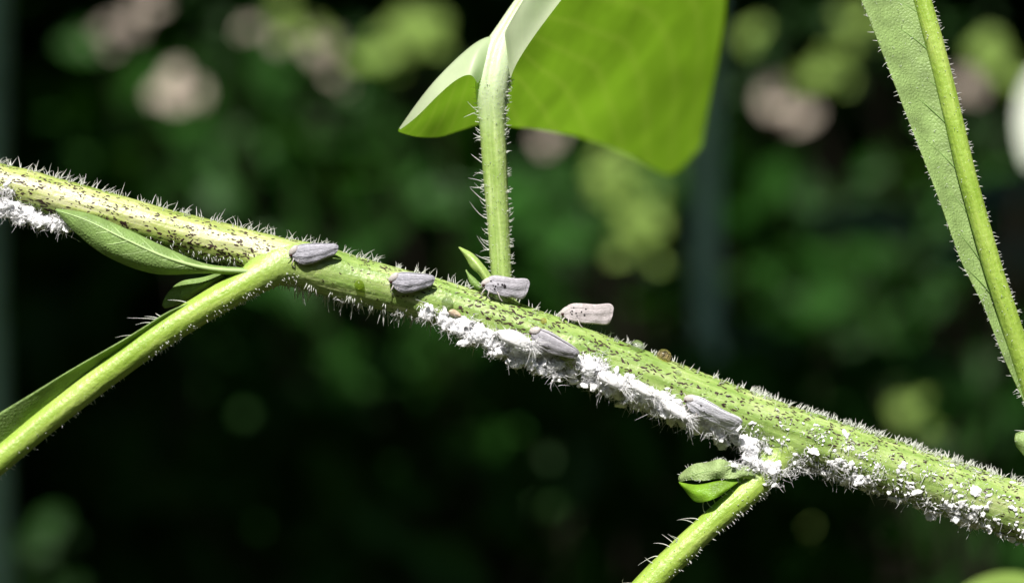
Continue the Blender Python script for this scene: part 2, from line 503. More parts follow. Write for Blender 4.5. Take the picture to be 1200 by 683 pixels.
M_CANOPY = leaf_material("canopy_leaf", (.03, .08, .016), (.035, .085, .022), (.04, .12, .012), tw=0.3, rough=0.5, scale=.05, bump=0, spec=.12)
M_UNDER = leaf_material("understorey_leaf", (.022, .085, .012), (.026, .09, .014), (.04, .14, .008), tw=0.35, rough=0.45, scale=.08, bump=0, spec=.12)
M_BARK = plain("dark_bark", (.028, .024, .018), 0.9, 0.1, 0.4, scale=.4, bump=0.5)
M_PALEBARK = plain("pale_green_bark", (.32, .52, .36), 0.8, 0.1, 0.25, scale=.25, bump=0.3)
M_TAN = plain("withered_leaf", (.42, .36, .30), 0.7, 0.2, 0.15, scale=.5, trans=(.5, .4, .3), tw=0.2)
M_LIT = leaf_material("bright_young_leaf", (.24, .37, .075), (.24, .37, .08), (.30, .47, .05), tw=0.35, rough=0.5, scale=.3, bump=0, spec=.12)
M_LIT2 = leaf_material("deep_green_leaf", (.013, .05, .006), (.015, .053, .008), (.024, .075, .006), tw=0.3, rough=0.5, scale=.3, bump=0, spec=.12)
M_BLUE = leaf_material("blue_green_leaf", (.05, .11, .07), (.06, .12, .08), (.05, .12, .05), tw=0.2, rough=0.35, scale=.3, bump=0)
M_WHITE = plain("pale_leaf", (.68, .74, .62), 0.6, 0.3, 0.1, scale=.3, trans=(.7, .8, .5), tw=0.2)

# sunlit background leaves: (px, py, size px, depth, material key, tall, shrub index)
SPOTS = [
 (350, 40, 24, 150, 'G', 1.0, 1), (378, 34, 22, 150, 'G', 1.0, 1), (430, 70, 26, 145, 'G', 1.0, 1), (470, 40, 28, 140, 'G', 1.0, 1), (515, 48, 26, 140, 'G', 1.0, 1), (290, 30, 20, 150, 'T', 1.0, 0), (390, 88, 20, 150, 'T', 1.0, 0), (700, 205, 26, 125, 'G', 1.0, 2), (765, 250, 28, 125, 'G', 1.0, 2), (735, 255, 28, 125, 'G', 1.0, 2), (715, 225, 26, 125, 'G', 1.0, 2), (880, 40, 24, 150, 'G', 1.0, 3), (985, 60, 26, 150, 'G', 1.0, 3), (1180, 90, 30, 150, 'G', 1.0, 3), (1040, 60, 22, 150, 'D', 1.0, 3),
 (205, 110, 52, 150, 'T', 1.0, 0), (368, 60, 40, 150, 'T', 1.2, 0), (158, 12, 40, 160, 'T', 1.0, 0), (118, 36, 22, 170, 'T', 1.0, 0), (240, 15, 24, 160, 'D', 1.0, 0), 
 (452, 62, 36, 135, 'G', 1.0, 1), (496, 26, 42, 130, 'G', 1.0, 1), (330, 8, 29, 140, 'G', 1.0, 1), 
 (722, 192, 37, 120, 'G', 1.0, 2), (742, 226, 39, 120, 'G', 1.2, 2), (754, 286, 46, 120, 'G', 1.0, 2), (635, 215, 38, 125, 'D', 1.0, 2), (650, 163, 22, 125, 'T', .6, 2), (790, 330, 24, 125, 'D', 1.0, 2),
 (912, 125, 41, 160, 'T', 1.0, 3), (1132, 100, 36, 160, 'T', 1.4, 3), (962, 88, 37, 150, 'G', 1.1, 3), (1062, 30, 42, 150, 'G', .6, 3), (925, 22, 40, 150, 'D', 1.0, 3), (1000, 24, 34, 150, 'G', .8, 3), (1162, 55, 42, 140, 'G', 1.3, 3), (890, 60, 32, 150, 'D', 1.0, 3), (1120, 40, 27, 150, 'D', 1.0, 3), (1165, 160, 40, 140, 'D', 1.0, 3), 
 (1092, 490, 49, 140, 'G', 0.7, 4), (1048, 405, 35, 150, 'D', 1.0, 4), (958, 362, 37, 150, 'D', 1.1, 4), (1010, 447, 37, 150, 'D', 1.0, 4), (960, 605, 26, 140, 'L', .8, 4), 
 (60, 612, 67, 130, 'D', 0.7, 5), (640, 590, 45, 130, 'D', 1.0, 5), 
 (1000, 300, 50, 150, 'D', 1.0, 4), (1110, 330, 50, 150, 'D', 1.0, 4), (1150, 260, 40, 150, 'D', 1.0, 3),
 (560, 90, 40, 140, 'D', 1.0, 1), (420, 130, 44, 140, 'D', 1.0, 1), (250, 60, 40, 150, 'D', 1.0, 0), (690, 260, 44, 130, 'D', 1.0, 2), (800, 150, 40, 130, 'D', 1.0, 2),
 
 (1214, 130, 36, 60, 'W', 3.4, 6),
]
HOLES = []
for s in SPOTS:
    p = P(s[0], s[1], s[3]); HOLES.append((p, s[2] / 80 * (DF + s[3]) / DF * 0.5 * max(1, s[5]) * (1.1 if s[4] != 'D' else .9)))

def canopy_ok(pos, leafr):
    q = pos[:, 1] + (-SUN.y / SUN.z) * pos[:, 2]
    return (q > 24 + leafr) & sun_gap(pos, leafr)

def sun_gap(pos, leafr):
    """leaves that leave the sunlit background leaves in the sun"""
    ok = np.ones(len(pos), bool)
    d = np.array(SUN)
    for p, r in HOLES:
        v = pos - np.array(p)
        along = v @ d
        perp = np.linalg.norm(v - along[:, None] * d[None], axis=1)
        ok &= ~((perp < r + leafr * 0.8 + .8) & (along > 0))
    return ok

def trunk(name, base, top, r0, r1, mat, parent, limbs=0, seed=0):
    rnd = random.Random(seed)
    V, F = [], []
    def tube(a, b, ra, rb, n=14, seg=14, wob=0.0):
        k0 = len(V)
        ax = (b - a).normalized(); e1 = ax.orthogonal().normalized(); e2 = ax.cross(e1)
        for i in range(n):
            f = i / (n - 1)
            c = a.lerp(b, f) + (e1 * noise.noise(Vector((f*3, seed, 0))) + e2 * noise.noise(Vector((f*3, seed, 5)))) * wob * math.sin(f*math.pi)
            r = ra + (rb - ra) * f
            for j in range(seg):
                t = 2*math.pi*j/seg
                rr = r * (1 + .1 * noise.noise(Vector((f*8, j, seed))))
                V.append(c + (e1*math.cos(t) + e2*math.sin(t)) * rr)
        for i in range(n-1):
            for j in range(seg):
                q = k0 + i*seg + j; q2 = k0 + i*seg + (j+1) % seg
                F.append((q, q2, q2+seg, q+seg))
    L = (top - base).length
    tube(base, top, r0, r1, wob=L*.02)
    for k in range(limbs):
        f = rnd.uniform(.45, .95); a = base.lerp(top, f); t = rnd.uniform(0, 6.28)
        tube(a, a + Vector((math.cos(t), math.sin(t), rnd.uniform(.3, .9))) * L * rnd.uniform(.15, .35), r0*(1-f)*.6 + r1*.6, r1*.25, 7, 8, wob=L*.03)
    return obj(name, V, F, mat, parent)

TREES = [  # trunk foot x, y, radius, crown x0, x1, y0, y1, label; first three unseen, added for shade
 (-330, -60, 14, -620, -190, -560, 150, "unseen tree added beyond the left edge to shade the background"),
 (190, -330, 16, -190, 160, -560, 150, "unseen tree added behind the camera to shade the background"),
 (360, -20, 14, 160, 620, -560, 150, "unseen tree added beyond the right edge to shade the background"),
 (-56, 420, 9, -620, -80, 150, 900, "dark slender tree trunk blurred in the upper left background"),
 (150, 520, 12, -80, 240, 150, 900, "dark tree far behind the pale sapling stem"),
 (400, 460, 13, 240, 700, 150, 900, "dark tree far off at the right of the background"),
]
for i, (tx, ty, tr, x0, x1, y0, y1, lab) in enumerate(TREES):
    t = empty("tree", (0, 0, 0)); tag(t, lab, "tree")
    trunk("trunk", Vector((tx, ty, -122)), Vector((tx + 15, ty + 10, 420)), tr, tr * .45, M_BARK, t, limbs=9, seed=i)
    area = (x1 - x0) * (y1 - y0)
    n = int(area / 150 * 5.6)
    pos = np.stack([RNG.uniform(x0, x1, n), RNG.uniform(y0, y1, n), RNG.uniform(260, 620, n)], 1)
    size = RNG.uniform(14, 24, n)
    ok = canopy_ok(pos, size * 0.5)  # crowns shaped to leave the plant in sun, with gaps over chosen leaves
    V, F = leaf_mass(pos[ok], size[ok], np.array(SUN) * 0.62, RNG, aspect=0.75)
    tag(obj_np("crown", V, F, M_CANOPY, t), kind="stuff")

# the far wood: one mass of dark foliage
def far_wood():
    n = 15000
    u = RNG.uniform(0, 1, n)
    ang = RNG.uniform(-1.25, 1.25, n) ; rad = 330 + 420 * RNG.uniform(0, 1, n) ** 1.3
    pos = np.stack([np.sin(ang) * rad, np.cos(ang) * rad, -115 + 480 * u], 1)
    size = RNG.uniform(16, 34, n)
    V, F = leaf_mass(pos, size, np.array((0, -.15, .25)), RNG, aspect=0.6)
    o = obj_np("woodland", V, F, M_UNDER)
    tag(o, "dark mass of leaves filling the blurred far background", "woodland", kind="stuff")
    # backing thicket, opaque to the sky
    n = 5200
    ang = RNG.uniform(-1.5, 1.5, n); rad = RNG.uniform(820, 1000, n)
    pos = np.stack([np.sin(ang) * rad, np.cos(ang) * rad, RNG.uniform(-115, 520, n)], 1)
    V, F = leaf_mass(pos, RNG.uniform(60, 110, n), np.array((0, -.3, .1)), RNG, aspect=0.7)
    tag(obj_np("thicket", V, F, M_CANOPY), "deep shaded thicket closing the view behind the trees", "thicket", kind="stuff")
    n = 5200  # unseen thicket added behind the camera, holds back low sky light
    ang = RNG.uniform(1.4, 4.9, n); rad = RNG.uniform(820, 1000, n)
    pos = np.stack([np.sin(ang) * rad, np.cos(ang) * rad, RNG.uniform(-115, 330, n)], 1)
    V, F = leaf_mass(pos, RNG.uniform(60, 110, n), np.array((0, .3, .1)), RNG, aspect=0.7)
    tag(obj_np("thicket", V, F, M_CANOPY), "unseen thicket added behind the camera to dim the sky light", "thicket", kind="stuff")
far_wood()

def one_leaf(name, p, size, n, mat, parent, tall=1.0, along=Vector((0, 0, 1)), nu=7):
    """a single leaf with a fold along the midrib and a curved blade"""
    n = n.normalized(); a = (along - n * along.dot(n)).normalized(); b = n.cross(a)
    V, F = [], []
    for i in range(nu):
        f = i / (nu - 1)
        wd = math.sin(math.pi * min(1, f * .93 + .05)) ** .7 * .5
        for j, s in enumerate((-1, -.5, 0, .5, 1)):
            V.append(p + a * size * tall * (f - .5) + b * size * wd * s + n * size * (.14 * abs(s) * wd * 2 - .25 * (f - .5) ** 2 * tall))
    for i in range(nu - 1):
        for j in range(4):
            q = i*5 + j; F.append((q, q+1, q+6, q+5))
    return obj(name, V, F, mat, parent)

SHRUBS = [ # foot px, depth, label, foliage n, colour
 (250, 155, "shrub with withered pinkish leaves glowing in the upper left background", 260),
 (440, 138, "shrub with sunlit green leaves blurred left of the arching leaf", 300),
 (735, 122, "shrub with bright green leaves blurred below the arching leaf", 200),
 (1030, 156, "shrub with scattered sunlit leaves blurred in the upper right", 300),
 (1040, 148, "low shrub with soft green leaves blurred above the stem at right", 260),
 (300, 136, "dim low undergrowth plant blurred across the lower left", 420),
 (1230, 62, "plant with an upright pale leaf at the right edge", 0),
]
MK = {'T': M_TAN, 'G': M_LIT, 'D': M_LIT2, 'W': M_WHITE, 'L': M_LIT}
for i, (fx, dep, lab, nf) in enumerate(SHRUBS):
    t = empty("shrub"); tag(t, lab, "shrub")
    foot = P(fx, 341, dep); foot.z = -117
    mine = [s for s in SPOTS if s[6] == i]
    zs = [P(s[0], s[1], s[3]) for s in mine]
    head = sum(zs, Vector()) / len(zs)
    V, F = [], []
    for k, p in enumerate(zs):       # one branch for every sunlit leaf
        a = foot; seg = 8; n = 12
        b = p + Vector((0, 2, -1))
        k0 = len(V)
        for q in range(n):
            f = q / (n - 1)
            c = a.lerp(b, f) + Vector((math.sin(f * math.pi) * (k - 2) * 2.0, math.sin(f*math.pi) * 6, 0))
            for j in range(seg):
                th = 2*math.pi*j/seg; r = .45 * (1 - f) + .07
                V.append(c + Vector((math.cos(th), math.sin(th), 0)) * r)
        for q in range(n-1):
            for j in range(seg):
                u = k0 + q*seg + j; v = k0 + q*seg + (j+1) % seg; F.append((u, v, v+seg, u+seg))
    obj("branch", V, F, M_BARK, t)
    for s in mine:
        p = P(s[0], s[1], s[3])
        k = (DF + s[3]) / DF / 80
        nrm = (SUN + (Vector((0, -DF, 0)) - p).normalized() * 1.2 + Vector((random.uniform(-.3, .3), 0, random.uniform(-.2, .2))))
        if s[5] > 2:
            one_leaf("leaf", p, s[2] * k * 1.1, nrm, MK[s[4]], t, s[5], Vector((.05, 0, 1)))
            continue
        sz = s[2] * k
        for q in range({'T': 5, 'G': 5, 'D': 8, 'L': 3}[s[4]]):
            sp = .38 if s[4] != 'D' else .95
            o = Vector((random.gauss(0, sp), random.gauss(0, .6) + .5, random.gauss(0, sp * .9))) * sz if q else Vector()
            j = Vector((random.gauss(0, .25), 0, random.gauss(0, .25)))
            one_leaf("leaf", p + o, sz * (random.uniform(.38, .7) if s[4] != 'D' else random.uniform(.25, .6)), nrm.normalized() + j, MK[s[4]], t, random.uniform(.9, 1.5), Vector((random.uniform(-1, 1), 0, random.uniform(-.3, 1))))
    if nf:
        rad = max((z - head).length for z in zs)
        pos = np.array(head)[None] + RNG.normal(size=(nf, 3)) * np.array([rad * .75, 16, max(10, rad * .6)])[None]
        pos[:, 1] = dep + 12 + np.abs(pos[:, 1] - dep)
        pos = pos[sun_gap(pos, np.full(len(pos), 4.0))]; nf = len(pos)
        V, F = leaf_mass(pos, RNG.uniform(4, 9, nf), np.array((0, -.1, .3)), RNG, aspect=0.55)
        tag(obj_np("foliage", V, F, M_UNDER, t), kind="stuff")

# pale saplings and the broad shaded leaf
t = empty("sapling"); tag(t, "pale grey-green sapling stem blurred behind the arching leaf", "sapling")
a = P(842, 140, 85); b = P(838, 420, 85)
trunk("trunk", Vector((b.x - .5, b.y, -118)), Vector((a.x, a.y, 40)), .95, .8, M_PALEBARK, t, seed=21)
n = 240
pos = np.array([a.x, a.y, 52]) + RNG.normal(size=(n, 3)) * np.array([14, 12, 9])
pos = pos[sun_gap(pos, np.full(len(pos), 5.0))]
V, F = leaf_mass(pos, RNG.uniform(5, 10, len(pos)), np.array((0, 0, .4)), RNG)
tag(obj_np("crown", V, F, M_UNDER, t), kind="stuff")
t = empty("sapling"); tag(t, "pale blurred sapling stem at the left edge of the picture", "sapling")
a = P(-2, 300, 70)
trunk("trunk", Vector((a.x - 1, a.y, -118)), Vector((a.x, a.y, 36)), 1.5, 1.1, M_PALEBARK, t, seed=23)
pos = np.array([a.x - 4, a.y, 48]) + RNG.normal(size=(n, 3)) * np.array([12, 12, 8])
pos = pos[sun_gap(pos, np.full(len(pos), 5.0))]
V, F = leaf_mass(pos, RNG.uniform(5, 10, len(pos)), np.array((0, 0, .4)), RNG)
tag(obj_np("crown", V, F, M_UNDER, t), kind="stuff")

t = empty("broadleaf_plant"); tag(t, "plant with broad blue-green shaded leaves blurred at right of the picture", "plant")
foot = P(1150, 341, 95); foot.z = -117
for (px, py, sz, ax) in ((1010, 262, 70, (1, 0, -.38)), (1170, 300, 90, (1, 0, -.3)), (900, 420, 60, (.6, 0, -1)), (1180, 230, 80, (1, 0, .3))):
    p = P(px, py, 95)
    one_leaf("leaf", p, sz / 80 * 4.1 * .8, Vector((-.15, -.7, .75)), M_BLUE, t, 2.6, Vector(ax))
trunk("stalk", foot, P(1165, 290, 96), .8, .3, M_BARK, t, seed=31)

t = empty("shrub"); tag(t, "low dark leafy shrub hiding the foot of the pale sapling", "shrub")
c = P(835, 600, 74); pos = np.array(c) + RNG.normal(size=(260, 3)) * np.array([6, 4, 7]); pos[:, 2] = np.minimum(pos[:, 2], P(840, 440, 74).z)
V, F = leaf_mass(pos, RNG.uniform(3, 6, 260), np.array((0, -.1, .3)), RNG)
tag(obj_np("foliage", V, F, M_UNDER, t), kind="stuff")
trunk("branch", Vector((c.x, c.y + 2, -118)), c, .6, .2, M_BARK, t, limbs=5, seed=41)

# bright leaf peeping in at the lower right corner
t = empty("low_plant"); tag(t, "bright green leaf tip of a plant in the lower right corner", "plant")
p = P(1186, 716, 11)
one_leaf("leaf", p, 1.6, Vector((.1, -.8, .75)), M_LIT, t, 1.9, Vector((1, 0, .3)), nu=14)
trunk("stalk", Vector((p.x + 1, p.y + 1, -117)), p + Vector((.6, .1, -.1)), .25, .08, M_PET, t, seed=33)

# ================================================================== THE HAIRY PLANT
plant = empty("hairy_plant", (0, 0, 0))
tag(plant, "hairy green stem with leaf stalks and dark flecks crossing the picture", "plant")

# (x px, x, centre y px, depth, half height px)
SK = [(-120, 180, .1, 21.5), (0, 214, .0, 22.5), (60, 230, 0, 23), (200, 270, 0, 24), (280, 290, 0, 24), (400, 323.5, 0, 25.5), (450, 336.5, 0, 26), (500, 349, 0, 26),
      (600, 382, 0, 28), (700, 420, 0, 29.5), (800, 459, 0, 30), (923, 505, 0, 30), (1000, 532, 0, 32), (1100, 566, 0, 32), (1200, 600, 0, 33.5), (1340, 646, .1, 35)]
STEM = Axis([(x, x, y, d, r) for x, y, d, r in SK], bump=0.045, seed=3)
LP = Axis([(-.6, 460, 340, .04, 17), (-.1, 415, 328, .03, 21), (.35, 378, 316, -.02, 22), (.8, 344, 309, -.10, 22), (1.25, 316, 318, -.24, 20), (2, 270, 343, -.40, 17.5), (3, 200, 385, -.55, 16.5), (4, 130, 434, -.7, 15.5), (5, 51, 496, -.9, 15), (6, -30, 564, -1.15, 15.5), (7, -140, 660, -1.5, 16)], bump=0.03, seed=9, upref=Vector((-.5, 0, 1)))
BP = Axis([(-.2, 985, 524, .04, 20), (.2, 948, 518, .02, 23), (.65, 920, 528, -.06, 22), (1.05, 902, 548, -.17, 18.5), (2, 880, 573, -.28, 15.5), (3, 843, 604, -.36, 14.5), (4, 798, 646, -.42, 15), (5, 750, 695, -.5, 16), (6, 690, 760, -.6, 17)], bump=0.04, seed=13, upref=Vector((-1, 0, 1)))
VP = Axis([(0, 594, 372, .08, 12), (.5, 591, 350, .12, 12.3), (1, 588, 326, .14, 12.3), (2, 584, 262, .16, 13), (3, 580, 199, .18, 14.5), (4, 577, 140, .2, 15.8), (5, 577, 100, .22, 20), (6, 583, 66, .30, 20), (7, 594, 36, .42, 13), (8, 618, -6, .45, 8), (9, 660, -62, .3, 6)],
          bump=0.02, seed=5, groove=(math.radians(14), .25, .22), upref=Vector((-1, 0, .1)))
STEM.ridge = .012; LP.ridge = .006; BP.ridge = .01
STEM.blend = [(LP, .16, 240, 480), (BP, .14, 850, 1000), (VP, .10, 540, 650)]
LP.blend = [(STEM, .16, -1, 2.2)]; BP.blend = [(STEM, .14, -1, 2.2)]; VP.blend = [(STEM, .10, -1, 1.6)]
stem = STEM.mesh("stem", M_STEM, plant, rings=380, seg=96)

# left front leaf stalk
lpet = LP.mesh("petiole", M_LP, plant, rings=150, seg=36)
# the narrow shaded blade running down its upper side
g = [[P(222, 360, -.50), P(205, 371, -.53), P(180, 388, -.58), P(132, 422, -.68), P(44, 491, -.90), P(-30, 553, -1.13), P(-140, 646, -1.48)],
     [P(221, 357, -.56), P(200, 367, -.63), P(170, 386, -.72), P(116, 418, -.85), P(28, 480, -1.1), P(-45, 534, -1.35), P(-150, 612, -1.7)],
     [P(220, 355, -.60), P(196, 366, -.70), P(162, 388, -.80), P(100, 424, -.96), P(12, 477, -1.22), P(-60, 522, -1.5), P(-170, 585, -1.9)]]
patch("blade", g, 60, 10, M_SMALL, lpet, thick=.02, wave=.03)

# upright leaf stalk
vpet = VP.mesh("petiole", M_PETV, plant, rings=150, seg=48)
# big arching leaf
LL = [[P(560, 98, .0), P(551, 88, -.15), P(535, 94, -.1), P(512, 113, .0), P(488, 136, .2), P(469, 151, .45)],
      [P(592, 40, .35), P(566, 46, .3), P(540, 64, .3), P(512, 92, .3), P(487, 122, .4), P(468, 149, .5)],
      [P(588, 92, 1.4), P(560, 96, 1.4), P(538, 108, 1.25), P(512, 128, 1.1), P(488, 142, .8), P(467, 153, .6)],
      [P(582, 146, 2.4), P(562, 146, 2.3), P(540, 153, 2.0), P(515, 160, 1.6), P(490, 161, 1.1), P(470, 155, .7)]]
leafo = patch("leaf", LL, 50, 40, M_LEAF, plant, thick=0, wave=.05, flip=True)
LR = [[P(598, 92, .0), P(607, 72, -.15), P(628, 40, -.3), P(664, -8, -.5), P(720, -75, -.7), P(780, -130, -.7)],
      [P(590, 40, .35), P(597, 30, .3), P(618, 0, .2), P(652, -48, .1), P(720, -105, .2), P(810, -125, .8)],
      [P(592, 92, 1.5), P(640, 84, 2.8), P(700, 62, 4.3), P(762, 30, 5.8), P(818, 0, 7.0), P(852, -20, 7.4)],
      [P(588, 146, 2.6), P(642, 154, 5.0), P(698, 166, 7.5), P(745, 187, 9.5), P(786, 204, 11.3), P(822, 172, 11.6)]]
patch("blade_half", LR, 70, 50, M_LEAF, leafo, thick=0, wave=.04, seed=4)

# small pale leaf at the left node
SL = [[P(66, 245, -.42), P(106, 251, -.48), P(150, 269, -.52), P(199, 292, -.52), P(242, 309, -.48), P(292, 315, -.40)],
      [P(65, 246, -.44), P(103, 258, -.58), P(147, 279, -.64), P(196, 301, -.64), P(243, 314, -.58), P(293, 318, -.45)],
      [P(65, 246, -.44), P(96, 268, -.56), P(138, 294, -.62), P(189, 312, -.62), P(243, 318, -.56), P(293, 321, -.45)],
      [P(66, 248, -.42), P(86, 270, -.46), P(128, 301, -.48), P(182, 320, -.48), P(244, 319.5, -.46), P(292, 324, -.42)]]
sleaf = patch("leaflet", SL, 50, 24, M_SMALL, plant, thick=.016, wave=.02)

def grid_point(G, u, v):
    R, Cn = len(G), len(G[0])
    rows = [spline([(i/(Cn-1),) + tuple(G[r][i]) for i in range(Cn)], u) for r in range(R)]
    return Vector(spline([(i/(R-1),) + tuple(rows[i]) for i in range(R)], v))

def tube_poly(name, paths, mat, parent, seg=8):
    """several tapering tubes (list of [(point, radius)...]) as one mesh"""
    V, F = [], []
    for pts in paths:
        k0 = len(V)
        for i, (p, r) in enumerate(pts):
            a = pts[max(0, i-1)][0]; b = pts[min(len(pts)-1, i+1)][0]
            T = (b - a).normalized(); e1 = T.cross(Vector((.13, -.9, .31))).normalized(); e2 = T.cross(e1)
            for j in range(seg):
                th = 2*math.pi*j/seg; V.append(p + (e1*math.cos(th) + e2*math.sin(th)) * r)
        for i in range(len(pts)-1):
            for j in range(seg):
                q = k0 + i*seg + j; q2 = k0 + i*seg + (j+1) % seg; F.append((q, q2, q2+seg, q+seg))
    return obj(name, V, F, mat, parent)

def vein(G, u0, v0, u1, v1, r0, r1, off=-.004, n=14, bow=0.0):
    out = []
    for i in range(n):
        f = i/(n-1)
        p = grid_point(G, u0 + (u1-u0)*f, v0 + (v1-v0)*f + bow*math.sin(math.pi*f))
        out.append((p + Vector((0, off, 0)), r0 + (r1-r0)*f))
    return out
tube_poly("midrib", [vein(SL, .99, .36, .04, .36, .035, .006, -.012, 30)], M_VEIN, sleaf)
tube_poly("side_vein", [vein(SL, u, .37, u-.15, .9, .010, .004, -.008) for u in (.92, .82, .72, .62, .52, .42, .32)] + [vein(SL, u, .36, u-.1, .05, .008, .004, -.008) for u in (.85, .7, .55, .4)], M_VEIN, sleaf)

# second leaflet, dark, tucked under the first
G2 = [[P(262, 318, -.3), P(238, 325, -.2), P(212, 330, -.1), P(196, 344, 0), P(190, 358, .1)],
      [P(262, 322, -.4), P(240, 333, -.3), P(222, 342, -.2), P(206, 352, -.1), P(192, 360, .05)],
      [P(264, 326, -.35), P(248, 335, -.25), P(232, 343, -.15), P(212, 356, -.05), P(194, 361, .05)]]
l2 = patch("leaflet", G2, 24, 14, M_SMALL, plant, thick=.014)
# third leaflet, a narrow point beside the upright stalk
G3 = [[P(572, 338, -.16), P(562, 322, -.12), P(552, 313, -.08), P(546, 302, -.02), P(538, 290, .05)],
      [P(574, 334, -.22), P(566, 319, -.20), P(558, 308, -.15), P(549, 299, -.08), P(538, 290, .05)],
      [P(580, 330, -.14), P(572, 318, -.10), P(563, 307, -.06), P(553, 297, -.01), P(539, 290, .06)]]
patch("leaflet", G3, 24, 12, M_PETV, plant, thick=.02)
G4 = [[P(566, 336, -.1), P(556, 326, -.05), P(549, 320, 0), P(546, 316, .05)], [P(564, 338, -.15), P(556, 331, -.12), P(551, 325, -.08), P(546, 317, 0)], [P(562, 340, -.1), P(554, 335, -.08), P(550, 329, -.05), P(547, 318, 0)]]
patch("leaflet", G4, 16, 8, M_SMALL, plant, thick=.02)

# lower leaf stalk
bpet = BP.mesh("petiole", M_BP, plant, rings=110, seg=36)
# folded leaflet at its base
G5 = [[P(888, 554, -.36), P(874, 545, -.42), P(860, 543, -.36), P(845, 537, -.44), P(829, 541, -.34), P(812, 544, -.34), P(796, 556, -.2)],
      [P(886, 558, -.40), P(872, 554, -.50), P(857, 551, -.44), P(842, 550, -.53), P(826, 551, -.45), P(811, 555, -.42), P(795, 560, -.24)],
      [P(884, 562, -.38), P(870, 559, -.46), P(855, 560, -.50), P(840, 560, -.46), P(825, 563, -.48), P(810, 562, -.40), P(796, 564, -.24)]]
G6 = [[P(872, 562, -.40), P(856, 562, -.46), P(838, 564, -.48), P(816, 567, -.42), P(795, 565, -.25)],
      [P(866, 565, -.46), P(852, 573, -.56), P(836, 576, -.58), P(814, 575, -.50), P(797, 567, -.28)],
      [P(860, 567, -.46), P(850, 576, -.50), P(834, 584, -.60), P(815, 586, -.44), P(799, 569, -.28)]]
fl = patch("leaflet", G5, 40, 26, M_CURL, plant, thick=.010, wave=.03, seed=8)
patch("leaflet", G6, 24, 14, M_LIME, plant, thick=.016, wave=.06, seed=2)
tube_poly("midrib", [vein(G5, .02, .52, .95, .6, .012, .004, -.006, 24)], M_VEIND, fl)
tube_poly("side_vein", [vein(G5, u, .5, u + .13, .08, .005, .003, -.006, 10) for u in (.15, .32, .5, .66, .8)], M_VEIND, fl)
it_ = []
for k in range(46):
    p = grid_point(G5, random.uniform(.1, 1), random.choice((0.0, 1.0)) + random.gauss(0, .01))
    it_.append((p, Vector((random.gauss(-.2, .5), -.5, random.gauss(.2, .6))), random.uniform(.02, .055), .008, Vector((random.gauss(0, .3), 0, random.gauss(0, .3)))))
hairs("hair", it_, M_HAIR, fl)

# ------------------------------------------------------------------ leaf hanging down the right edge
rl = empty("hanging_leaf"); tag(rl, "long hairy leaf with thick yellow-green midrib slanting down the right edge", "leaf")
RM = Axis([(0, 1040, -110, .1, 9.5), (1, 1062, -50, .0, 10), (2, 1083, 8, -.1, 10.5), (3, 1109, 105, -.2, 11), (4, 1133, 205, -.3, 11), (5, 1161, 305, -.35, 11), (6, 1180, 365, -.35, 11.5), (7, 1213, 470, -.3, 13), (8, 1240, 580, -.2, 15)], bump=0.04, seed=17, upref=Vector((-1, 0, 0)))
rmid = RM.mesh("midrib", M_PET, rl, rings=150, seg=36)
RG = [[P(956, -110, -.15), P(984, -50, -.2), P(1011, 5, -.25), P(1040, 78, -.3), P(1071, 158, -.35), P(1099, 230, -.4), P(1126, 305, -.42), P(1152, 358, -.42), P(1176, 418, -.4), P(1202, 475, -.35)],
      [P(996, -110, .0), P(1020, -50, -.05), P(1045, 6, -.1), P(1071, 84, -.15), P(1096, 164, -.2), P(1122, 240, -.25), P(1146, 316, -.3), P(1168, 368, -.3), P(1188, 424, -.3), P(1206, 478, -.3)],
      [P(1038, -110, .05), P(1060, -50, -.02), P(1080, 8, -.1), P(1104, 92, -.18), P(1123, 172, -.26), P(1146, 256, -.3), P(1165, 330, -.33), P(1184, 384, -.33), P(1200, 430, -.3), P(1212, 482, -.28)]]
rbl = patch("blade", RG, 110, 20, M_RLEAF, rl, thick=.018, wave=.03)
RG2 = [[P(1030, -110, .1), P(1054, -50, .05), P(1080, 8, -.0), P(1104, 98, -.1), P(1130, 200, -.16), P(1160, 310, -.2), P(1184, 394, -.2), P(1206, 460, -.2)],
       [P(1050, -110, .5), P(1068, -50, .5), P(1085, 8, .5), P(1108, 98, .4), P(1134, 200, .4), P(1162, 310, .3), P(1186, 394, .1), P(1207, 462, -.1)],
       [P(1060, -110, 1.2), P(1074, -50, 1.3), P(1087, 8, 1.3), P(1108, 98, 1.2), P(1133, 200, 1.0), P(1161, 310, .7), P(1186, 394, .3), P(1207, 463, -.05)]]
patch("blade", RG2, 60, 12, M_RLEAF, rl, thick=.018)
tube_poly("side_vein", [vein(RG, u, .98, u - .06, .06, .014, .004, -.004, 14, .06) for u in (.74, .66, .58, .50, .42, .36, .30, .24, .18)], M_VEIND, rbl)
G7 = [[P(1216, 500, -.2), P(1204, 503, -.25), P(1190, 508, -.2)], [P(1218, 520, -.3), P(1206, 520, -.35), P(1189, 515, -.25)], [P(1220, 548, -.2), P(1206, 540, -.25), P(1191, 522, -.2)]]
patch("leaflet", G7, 16, 12, M_RLEAF, rl, thick=.02)

